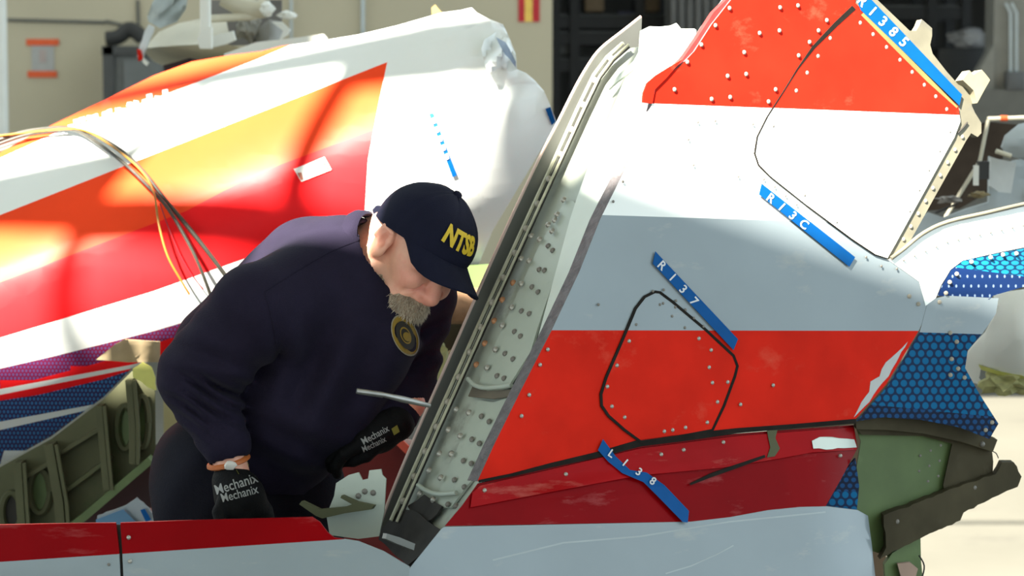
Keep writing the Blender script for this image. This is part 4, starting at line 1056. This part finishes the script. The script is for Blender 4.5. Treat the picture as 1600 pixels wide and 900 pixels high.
SKIN = mat('skin', (0.70, 0.37, 0.26), 0.5, vary=0.12, scale=30, scuff=((0.68, 0.27, 0.20), 0.47, 14, (1, 1, 1)), bump=0.12, bscale=260)
SKIN.node_tree.nodes['Principled BSDF'].inputs['Subsurface Weight'].default_value = 0.08
SKIN.node_tree.nodes['Principled BSDF'].inputs['Subsurface Radius'].default_value = (0.01, 0.004, 0.002)
NAVY = mat('navy_fleece', (0.0140, 0.0115, 0.0240), 0.85, vary=0.10, scale=20, bump=0.25, bscale=420, spec=0.06)
TROU = mat('dark_navy_trousers', (0.011, 0.011, 0.017), 0.85, vary=0.15, scale=10, bump=0.25, bscale=300, spec=0.06)
CAPM = mat('navy_cap_cloth', (0.008, 0.009, 0.021), 0.8, vary=0.10, scale=20, bump=0.2, bscale=500, spec=0.08)
GLOVE = mat('black_glove', (0.005, 0.005, 0.0055), 0.7, vary=0.2, scale=40, bump=0.2, bscale=300, spec=0.12)
NAVY.node_tree.nodes['Principled BSDF'].inputs['Sheen Weight'].default_value = 0.025
NAVY.node_tree.nodes['Principled BSDF'].inputs['Sheen Roughness'].default_value = 0.4
LIME = mat('lime_tab', (0.20, 0.20, 0.03), 0.6)
YEL = mat('embroidery_yellow', (0.52, 0.36, 0.01), 0.6, vary=0.08, scale=200)
GOLD = mat('seal_gold', (0.25, 0.15, 0.012), 0.7, vary=0.12, scale=150)
GTXT = mat('glove_print', (0.28, 0.28, 0.27), 0.6)
BEARD = mat('grey_brown_beard', (0.28, 0.21, 0.15), 0.7, vary=0.35, scale=60, bump=0.8, bscale=260)
HAIRW = mat('grey_hair', (0.46, 0.39, 0.30), 0.6, vary=0.3, scale=90)

# ---------------- head frame
PSI, PIT, ROL = math.radians(50), math.radians(20), math.radians(23)
cr_, sr_ = math.cos(ROL), math.sin(ROL)
def roll(v): return np.array((v[0] * cr_ - v[1] * sr_, v[0] * sr_ + v[1] * cr_, v[2]))
HF = roll((math.sin(PSI) * math.cos(PIT), math.sin(PIT), -math.cos(PSI) * math.cos(PIT)))
HU = roll((math.sin(PSI) * math.sin(PIT), -math.cos(PIT), -math.cos(PSI) * math.sin(PIT)))
HL = roll((math.cos(PSI), 0, math.sin(PSI)))
HC = np.array((646.0, 391.0, -20.0))
HS = 0.90
def H2B(v): return HC + HS * (HF * v[0] + HL * v[1] + HU * v[2])
def H2W(v): return B2W(H2B(v))
def B2H(p):
    q = (np.array(p, float) - HC) / HS
    return np.array((q @ HF, q @ HL, q @ HU))

nt5 = SKIN.node_tree; b5 = nt5.nodes['Principled BSDF']; src = b5.inputs['Base Color'].links[0].from_socket
tc5 = nt5.nodes.new('ShaderNodeTexCoord')
for loc, rad, amt in (((92, 0, -34), 34, 0.75), ((66, -40, -22), 36, 0.5), ((66, 40, -22), 36, 0.5), ((-6, -74, 0), 30, 0.4)):
    vd = nt5.nodes.new('ShaderNodeVectorMath'); vd.operation = 'DISTANCE'; vd.inputs[1].default_value = H2W(loc)
    nt5.links.new(tc5.outputs['Object'], vd.inputs[0])
    mr5 = nt5.nodes.new('ShaderNodeMapRange'); mr5.inputs[1].default_value = rad * SC; mr5.inputs[2].default_value = rad * SC * 0.3
    mr5.inputs[3].default_value = 0; mr5.inputs[4].default_value = amt; nt5.links.new(vd.outputs['Value'], mr5.inputs[0])
    mx5 = nt5.nodes.new('ShaderNodeMix'); mx5.data_type = 'RGBA'; mx5.inputs[7].default_value = (0.66, 0.22, 0.17, 1)
    nt5.links.new(mr5.outputs[0], mx5.inputs[0]); nt5.links.new(src, mx5.inputs[6]); src = mx5.outputs[2]
nt5.links.new(src, b5.inputs['Base Color'])

# ---------------- body skin: head, neck and wrists as one figure
person = thing('person', 'person in navy sweatshirt and cap leaning over the torn spar with gloved hands', 'person', (B2W((370, 1634, 100)).x, 4.3, 0))
h = SDF((-150, -100, -165), (125, 95, 135), 2.1)
h.add(h.ell((-6, 0, 40), (86, 70, 82)), 0)
h.add(h.ell((34, 0, -12), (50, 56, 76)), 25)
h.add(h.ell((40, 0, -66), (42, 46, 34)), 22)
h.add(h.ell((72, 0, -84), (16, 22, 15)), 18)
for s_ in (-1, 1):
    h.add(h.ell((62, s_ * 36, -22), (26, 22, 24)), 16)                       # cheek
    h.add(h.cap((0, s_ * 52, -60), (50, s_ * 34, -80), 16, 12), 18)          # jaw line
    h.add(h.ell((78, s_ * 28, 26), (12, 22, 8)), 10)                         # brow ridge
    h.cut(h.ell((92, s_ * 29, 10), (17, 16, 10)), 10)                        # eye socket
    h.add(h.ell((76, s_ * 28, 9), (11, 14, 10)), 4)                          # closed lid
    h.cut(h.cap((86, s_ * 18, 3), (80, s_ * 42, 5), 3.0, 2.6), 2)
    h.cut(h.cap((80, s_ * 44, 2), (66, s_ * 56, -8), 2.2, 1.6), 3)
h.add(h.cap((80, 0, 10), (95, 0, -33), 9, 16.5), 6)                         # nose
for s_ in (-1, 1): h.add(h.ell((82, s_ * 16, -36), (13, 9, 10)), 3)
for s_ in (-1, 1): h.cut(h.ell((88, s_ * 7, -45), (4, 3.5, 4)), 2)
h.add(h.ell((84, 0, -49), (10, 22, 6)), 6); h.add(h.ell((83, 0, -60), (10, 19, 6)), 5)
h.cut(h.cap((94, -16, -54.5), (94, 16, -54.5), 2.5, 2.5), 2)
for s_ in (-1, 1):
    h.cut(h.cap((84, s_ * 27, -24), (70, s_ * 44, -54), 5, 4), 4)            # smile fold
    h.add(h.ell((-10, s_ * 71, -6), (19, 9, 28)), 5)                         # ear
    h.add(h.ell((-4, s_ * 72, -26), (11, 8, 12)), 5)
    h.cut(h.ell((-5, s_ * 83, -6), (10, 15, 15)), 4)
    h.add(h.cap((-24, s_ * 79, -8), (-20, s_ * 79, 14), 4.5, 4.5), 3)
    h.add(h.cap((-20, s_ * 79, 14), (2, s_ * 76, 15), 4.5, 4), 3)
    h.add(h.ell((3, s_ * 73, -2), (6, 6, 9)), 3)
n1 = B2H((548, 440, 5))
h2a = (-34, 0, -58); 
d_ = np.array(n1) - np.array(h2a)
h.add(h.cap(h2a, tuple(np.array(h2a) + d_ * 0.9), 60, 68), 26)
h.add(h.cap((-56, 0, -10), (-66, 0, -95), 40, 48), 24)
h.add(h.cap(tuple(B2H((598, 356, 22))), tuple(B2H((556, 424, 20))), 34, 52), 22)
V, Q = h.mesh()
V = np.array([H2B(v) for v in V])
# wrists
wr_ = SDF((310, 680, -140), (410, 760, -20), 3.0)
wr_.add(wr_.cap((350, 688, -74), (364, 742, -86), 27, 27), 0)
Vw, Qw = wr_.mesh()
wl_ = SDF((585, 620, -20), (670, 690, 80), 3.0)
wl_.add(wl_.cap((640, 632, 40), (614, 664, 22), 25, 24), 0)
Vl, Ql = wl_.mesh()
def largest(V, Q):
    """keep the biggest connected piece"""
    lab = np.arange(len(V))
    while True:
        m = lab[Q].min(1); new = lab.copy()
        for c in range(4): np.minimum.at(new, Q[:, c], m)
        new = new[new]
        if (new == lab).all(): break
        lab = new
    u, c = np.unique(lab, return_counts=True); keep = lab == u[c.argmax()]
    mp_ = np.cumsum(keep) - 1
    return V[keep], mp_[Q[keep[Q].all(1)]]
V, Q = largest(V, Q)
body = bodymesh('head', V, Q, SKIN, person); body['label'] = 'bare head and neck with weathered fair skin'
bodymesh('wrist', Vw, Qw, SKIN, person); bodymesh('wrist', Vl, Ql, SKIN, person)

# ---------------- cap
CC = np.array((0.0, 0.0, 34.0)); CR = np.array((95.0, 82.0, 94.0))
def cap_pt(phi, th, off=0.0):
    c = math.cos(th); v = np.array((c * math.cos(phi), c * math.sin(phi), math.sin(th)))
    sq = 1.0 + 0.03 * math.cos(2 * th)
    return CC + (CR + off) * v * sq
def th0(phi): return math.radians(-7 - 13 * (1 - math.cos(phi)) / 2 + 9 * (1 + math.cos(phi)) / 2)
NP, NT = 72, 16
vs_, fc = [], []
for off in (0.0, -3.0):
    for j in range(NT):
        for i in range(NP):
            phi = 2 * math.pi * i / NP
            th = th0(phi) + (math.pi / 2 - th0(phi)) * (j / (NT - 0.0))
            g = -1.3 if (i % 12 == 6 and off == 0) else 0.0
            dim = 2.2 * mnoise.noise(Vector((math.cos(phi) * 2, math.sin(phi) * 2, th * 2))) if off == 0 else 0
            vs_.append(H2W(cap_pt(phi, th, off + g + dim)))
    vs_.append(H2W(cap_pt(0, math.pi / 2, off)))
ring_n = NP * NT + 1
for k in range(2):
    o0 = k * ring_n
    for j in range(NT - 1):
        for i in range(NP):
            fc.append([o0 + j * NP + i, o0 + j * NP + (i + 1) % NP, o0 + (j + 1) * NP + (i + 1) % NP, o0 + (j + 1) * NP + i])
    for i in range(NP): fc.append([o0 + (NT - 1) * NP + i, o0 + (NT - 1) * NP + (i + 1) % NP, o0 + NP * NT])
for i in range(NP): fc.append([i, (i + 1) % NP, ring_n + (i + 1) % NP, ring_n + i])
capo = obj('cap', vs_, fc, CAPM, person, 60); capo['label'] = 'navy baseball cap with yellow lettering'
put('cap_button', dome_mesh('cap_button', 0.009, 0.007, CAPM, 12), H2W(cap_pt(0, math.pi / 2, 0)), (H2W((0, 0, 200)) - H2W((0, 0, 0))).normalized(), capo)
# brim
vs_, fc = [], []
NB, NR = 25, 8
for off in (0, -3.2):
    for j in range(NR):
        t = j / (NR - 1)
        for i in range(NB):
            u = -1 + 2 * i / (NB - 1); phi = u * math.radians(72)
            b0 = cap_pt(phi, th0(phi) + 0.03, 0.5)
            ext = 66 * math.sqrt(max(0, 1 - abs(u) ** 2.6))
            p = b0 + np.array((ext * t, 0, -0.20 * ext * t - 46 * (u * u) * t * (ext / 66) + off))
            p[1] *= 1 - 0.06 * t
            vs_.append(H2W(p))
for k in range(2):
    o0 = k * NB * NR
    for j in range(NR - 1):
        for i in range(NB - 1): fc.append([o0 + j * NB + i, o0 + j * NB + i + 1, o0 + (j + 1) * NB + i + 1, o0 + (j + 1) * NB + i])
n_ = NB * NR
for i in range(NB - 1):
    fc.append([(NR - 1) * NB + i, (NR - 1) * NB + i + 1, n_ + (NR - 1) * NB + i + 1, n_ + (NR - 1) * NB + i])
    fc.append([i, i + 1, n_ + i + 1, n_ + i])
for j in range(NR - 1):
    for i in (0, NB - 1): fc.append([j * NB + i, (j + 1) * NB + i, n_ + (j + 1) * NB + i, n_ + j * NB + i])
obj('brim', vs_, fc, CAPM, capo, 40)
def cap_text(u, v):
    return H2W(cap_pt(u * 0.40 - 0.20, math.radians(27) + v * 0.47, 2.6))
lettering('letters', 'NTSB', cap_text, YEL, capo, bold=0.05, subdiv=1)
# strap and buckle at the back
tube('back_strap', [H2W(cap_pt(math.pi + a, th0(math.pi) + 0.10, 1.5)) for a in np.linspace(-0.5, 0.5, 9)], 0.010, CAPM, capo, 6)
box('strap_tab', H2W(cap_pt(math.pi - 0.25, th0(math.pi) + 0.34, 4)), (0.016, 0.010, 0.016), CAPM, capo)

# ---------------- beard and moustache: a short mass with strands
bd = SDF((10, -75, -125), (115, 75, -20), 2.2)
bd.add(bd.ell((64, 0, -82), (32, 40, 25)), 0)
for s_ in (-1, 1):
    bd.add(bd.cap((22, s_ * 52, -66), (60, s_ * 34, -86), 13, 18), 12)
    bd.add(bd.cap((86, s_ * 5, -54), (68, s_ * 36, -68), 9.5, 9), 6)
bd.add(bd.ell((80, 0, -68), (15, 30, 14)), 8)
nz = np.sin(bd.X * .5) * np.sin(bd.Y * .6 + bd.Z * .2) * np.sin(bd.Z * .45)
bd.f = bd.f + 1.6 * nz
Vb, Qb = bd.mesh()
br_ = bodymesh('beard', Vb, Qb, BEARD, person, H2W, sm=False)
rs = np.random.RandomState(3)
vs_, fc = [], []
ids = rs.randint(0, len(Vb), 2600)
for i in ids:
    p = Vb[i]; d = np.array((0.5 + rs.uniform(-.5, .3), p[1] * 0.008 + rs.uniform(-.5, .5), -1.0 + rs.uniform(-.2, .3)))
    c0 = np.array((50.0, 0, -70.0)); o_ = p - c0; o_ /= np.linalg.norm(o_)
    d = d * 0.7 + o_ * 0.7; d /= np.linalg.norm(d)
    L_ = rs.uniform(4, 9); s_ = np.cross(d, (0.3, 0.5, 0.8)); s_ /= np.linalg.norm(s_); s2 = np.cross(d, s_)
    k = len(vs_); wd_ = 0.75
    vs_ += [H2W(p + s_ * wd_), H2W(p - s_ * wd_ * .5 + s2 * wd_), H2W(p - s_ * wd_ * .5 - s2 * wd_), H2W(p + d * L_)]
    fc += [[k, k + 1, k + 3], [k + 1, k + 2, k + 3], [k + 2, k, k + 3]]
hs = obj('beard_hairs', vs_, fc, HAIRW, br_); hs['kind'] = 'stuff'
for s_ in (-1, 1):
    tube('eyebrow', [H2W((88 - abs(a) * 0.15, s_ * (18 + a), 29 - a * a * .006)) for a in (0, 8, 16, 24)], 0.0035, BEARD, person, 6)

# ---------------- sweatshirt
sw = SDF((205, 300, -215), (735, 775, 330), 4.2)
RS, LS = (402, 486, -100), (652, 462, 110)
sw.add(sw.cap((530, 478, 15), (372, 742, 140), 112, 118), 0)                # trunk
sw.add(sw.ell((552, 520, 12), (104, 110, 105)), 40)                         # chest
sw.add(sw.ell((470, 640, 40), (112, 96, 120)), 45)                          # belly
sw.add(sw.cap(RS, (545, 425, 0), 74, 78), 40)                               # right shoulder yoke
sw.add(sw.cap((540, 425, 10), LS, 76, 58), 40)
sw.add(sw.cap((480, 420, 60), (360, 560, 130), 80, 95), 40)                 # upper back
sw.add(sw.cap(RS, (312, 586, -30), 74, 66), 9)                             # right upper arm
ra = sw.cap((310, 592, -28), (354, 700, -78), 64, 38); sw.add(ra, 10)       # right forearm
sw.add(sw.cap(LS, (640, 590, 95), 54, 44), 24)                              # left upper arm
sw.add(sw.cap((676, 470, 110), (676, 512, 105), 24, 16), 20)
la = sw.cap((640, 595, 92), (625, 648, 32), 42, 31); sw.add(la, 12)
# bunched folds on the sleeves and drape of the body
def foldw(cx, cy, cz, R): return np.exp(-(((sw.X - cx) ** 2 + (sw.Y - cy) ** 2 + (sw.Z - cz) ** 2) / (R * R)))
sw.f += 14 * foldw(330, 628, -70, 48) * np.sin((sw.Y * 0.95 - sw.X * 0.55) * 0.30 + 1.2 * np.sin(sw.X * .05))
sw.f += 10 * foldw(335, 575, -75, 60) * np.sin((sw.Y * 0.8 - sw.X * 0.2) * 0.17)
sw.f += 9.0 * foldw(462, 560, -75, 90) * np.sin((sw.X * 0.9 + sw.Y * 0.42) * 0.085)
sw.f += 6.0 * foldw(420, 520, -100, 60) * np.sin((sw.X * 1.0 - sw.Y * 0.3) * 0.12)
sw.f += 6.5 * foldw(560, 620, -60, 110) * np.sin((sw.X * 0.95 + sw.Y * 0.35) * 0.07)
sw.f += 8 * foldw(655, 540, 70, 60) * np.sin((sw.Y * 0.9 + sw.X * 0.5) * 0.16)
sw.f += 7 * foldw(470, 710, -40, 80) * np.sin((sw.Y * 1.0 - sw.X * 0.5) * 0.10)
sw.f += 1.6 * np.sin(sw.X * 0.045 + 2) * np.sin(sw.Y * 0.05) * np.sin(sw.Z * 0.06)
# neck opening and open cuffs
sw.cut(sw.cap((572, 410, -12), (690, 385, -40), 61, 74), 5)
sw.cut(sw.cap((364, 742, -84), (372, 790, -92), 36, 42), 2)
V, Q = sw.mesh()
sweat = bodymesh('sweatshirt', V, Q, NAVY, person); sweat['label'] = 'navy fleece sweatshirt with round gold chest seal'
bpy.context.view_layer.update()
dg = bpy.context.evaluated_depsgraph_get()
def bvh_of(o):
    e = o.evaluated_get(bpy.context.evaluated_depsgraph_get()); m = e.to_mesh()
    t = BVHTree.FromPolygons([o.matrix_world @ v.co for v in m.vertices], [list(p.vertices) for p in m.polygons]); e.to_mesh_clear()
    return t
tsw = bvh_of(sweat)
def stick(tree, x, y, lift=0.0015, dflt=4.15):
    r = ray(x, y).normalized()
    hit = tree.ray_cast(CAM, r)
    if hit[0] is None: return P(x, y, dflt)
    return hit[0] + hit[1] * lift if hit[1].dot(r) < 0 else hit[0] - hit[1] * lift
# collar band
ca = np.array((0.80, -0.28, -0.46)); ca /= np.linalg.norm(ca)
e1 = np.cross(ca, (0, 0, 1)); e1 /= np.linalg.norm(e1); e2 = np.cross(ca, e1)
cc = np.array((584, 402, -14))
vs_, fc = [], []
for (rr, t, o_) in ((78, -12, 0), (79, -4, 0), (74, 8, 0), (68, 12, 0), (66, 8, 0), (70, -8, 0)):
    for k in range(40):
        a = 2 * math.pi * k / 40; vs_.append(B2W(cc + ca * t + (e1 * math.cos(a) * rr + e2 * math.sin(a) * rr * 0.93)))
for j in range(6):
    for k in range(40): fc.append([j * 40 + k, j * 40 + (k + 1) % 40, ((j + 1) % 6) * 40 + (k + 1) % 40, ((j + 1) % 6) * 40 + k])
obj('collar', vs_, fc, NAVY, sweat, 50)
# seams
for pts in ([(572, 372), (520, 392), (470, 420), (415, 455)], [(414, 456), (425, 500), (433, 545)]):
    tube('seam', [stick(tsw, x, y, 0.0006) for x, y in smoothpath(pts, 6)], 0.0009, NAVY, sweat, 5)
# chest seal: rings and a small emblem
def seal(rx0, ry0, name, m, lift, parent, inner=0.0, cx=632, cy=524):
    n = 28; vs_ = []; fc = []
    for rr in (1.0, inner):
        for k in range(n):
            a = 2 * math.pi * k / n
            x = cx + rr * (rx0 * math.cos(a) * 0.97 - ry0 * math.sin(a) * -0.28); y = cy + rr * (ry0 * math.sin(a) - rx0 * math.cos(a) * 0.05)
            vs_.append(stick(tsw, x, y, lift))
    if inner > 0:
        for k in range(n): fc.append([k, (k + 1) % n, n + (k + 1) % n, n + k])
    else:
        vs_ = vs_[:n] + [stick(tsw, cx, cy, lift)]
        for k in range(n): fc.append([k, (k + 1) % n, n])
    return obj(name, vs_, fc, m, parent)
se = seal(20, 31, 'chest_seal', GOLD, 0.0014, sweat, 0.0)
seal(13.5, 22, 'seal_field', mat('seal_dark', (0.02, 0.016, 0.012), 0.8), 0.0022, se, 0.0)
seal(20.5, 32, 'seal_border', mat('seal_pale', (0.24, 0.21, 0.15), 0.8), 0.0018, se, 0.93)
seal(6, 7, 'seal_shield', GOLD, 0.0030, se, 0.0, 634, 526)
seal(8, 13, 'seal_wreath', GOLD, 0.0028, se, 0.82, 632, 524)

# ---------------- trousers and shoes
tr = SDF((215, 590, -140), (600, 1650, 340), 7.0)
tr.add(tr.ell((356, 745, 140), (122, 110, 112)), 0)
tr.add(tr.cap((330, 770, 70), (330, 1200, -20), 92, 66), 40)
tr.add(tr.cap((330, 1200, -20), (300, 1580, 90), 66, 44), 20)
tr.add(tr.cap((440, 760, 170), (470, 1200, 100), 98, 66), 40)
tr.add(tr.cap((470, 1200, 100), (450, 1590, 190), 66, 44), 20)
tr.f += 3.5 * np.sin(tr.Y * 0.06 + tr.X * 0.03) * np.sin(tr.X * 0.05 + 1)
V, Q = tr.mesh()
bodymesh('trousers', V, Q, TROU, person)
for c in ((325, 1622, 60), (480, 1615, 160)):
    sh_ = SDF((c[0] - 120, c[1] - 90, c[2] - 160), (c[0] + 120, c[1] + 60, c[2] + 100), 6.0)
    sh_.add(sh_.ell((c[0] - 10, c[1] - 25, c[2] + 30), (48, 55, 52)), 0)
    sh_.add(sh_.cap((c[0] - 10, c[1] + 5, c[2] + 40), (c[0] + 40, c[1] + 8, c[2] - 80), 44, 38), 20)
    V, Q = sh_.mesh()
    zmin = min(B2W(v).z for v in V)
    bodymesh('shoe', V, Q, mat('black_leather', (0.02, 0.018, 0.016), 0.45), person, post=lambda p, z=zmin: Vector((p.x, p.y, max(0.0, p.z - z - 0.02))))

# ---------------- gloves with five fingers each
def glove(name, wrist, palm, fingers, thumb, lo, hi, pr):
    g = SDF(lo, hi, 2.6)
    g.add(g.cap(wrist, palm[0], 31, pr), 0)
    for q in palm[1:]: g.add(g.cap(palm[0], q, pr, pr * 0.72), 12)
    for ch in fingers + [thumb]:
        for a, b, ra_, rb_ in zip(ch[:-1], ch[1:], (11.5, 10.5, 9.5), (10.5, 9.5, 8.2)): g.add(g.cap(a, b, ra_, rb_), 3)
    V, Q = g.mesh()
    return bodymesh(name, V, Q, GLOVE, person)
fr_ = []
for i in range(4):
    bx, bz = 352 + i * 17, -112 + i * 14
    L_ = (1.0, 1.1, 1.02, 0.82)[i]
    fr_.append([(bx + 12, 798, bz), (bx + 20, 798 + 38 * L_, bz - 6), (bx + 22, 798 + 64 * L_, bz + 14), (bx + 16, 798 + 78 * L_, bz + 36)])
g1 = glove('glove', (362, 752, -88), [(374, 775, -93), (366, 800, -108), (400, 800, -72)], fr_, [(356, 770, -110), (342, 800, -128), (346, 826, -136), (354, 846, -134)], (300, 690, -180), (460, 900, -20), 36)
fl_ = []
for i in range(4):
    by, bz = 668 + i * 9, 30 - i * 16
    L_ = (0.85, 1.05, 1.0, 0.8)[i]
    fl_.append([(562, by, bz), (562 - 30 * L_, by + 14, bz - 8), (562 - 46 * L_, by + 32, bz + 4), (562 - 44 * L_, by + 46, bz + 22)])
g2 = glove('glove', (618, 660, 24), [(590, 676, 14), (566, 672, 26), (570, 690, -10)], fl_, [(592, 694, -4), (572, 712, -10), (552, 720, -6), (538, 722, 0)], (480, 610, -90), (670, 780, 110), 29)
tg1 = bvh_of(g1); tg2 = bvh_of(g2)
for (tree, par, items) in ((tg1, g1, ((369, 757, 22, -0.30), (374, 772, 19, -0.26))), (tg2, g2, ((586, 680, 15, -0.50), (584, 694, 13, -0.45)))):
    for cx, cy, sz, an in items:
        def mp(u, v, cx=cx, cy=cy, sz=sz, an=an, tree=tree):
            X = u * sz * 0.80; Y = -v * sz
            return stick(tree, cx + X * math.cos(an) - Y * math.sin(an), cy + X * math.sin(an) + Y * math.cos(an), 0.0012)
        lettering('glove_lettering', 'Mechanix', mp, GTXT, par, bold=0.01)
for tree, par, q in ((tg1, g1, [(369, 735), (386, 719), (389, 727), (373, 742)]), (tg2, g2, [(611, 670), (620, 664), (624, 674), (615, 680)])):
    vv = [stick(tree, x, y, 0.0015) for x, y in q]
    obj('pull_tab', vv, [[0, 1, 2, 3]], LIME, par)
# orange wrist band with a pale badge
tube('wrist_band', [B2W((357 + 30 * math.cos(a), 721 + 7 * math.sin(a) - 8 * math.cos(a), -79 - 31 * math.sin(a))) for a in np.linspace(0, 2 * math.pi, 25)], 0.005, mat('orange_band', (0.48, 0.13, 0.03), 0.5), person, 6)
lump('wrist_badge', B2W((360, 727, -115)), 0.008, mat('pale_badge', (0.62, 0.58, 0.52), 0.4), person, 2, 0.4, 3, 2, (1.4, 0.5, 1))
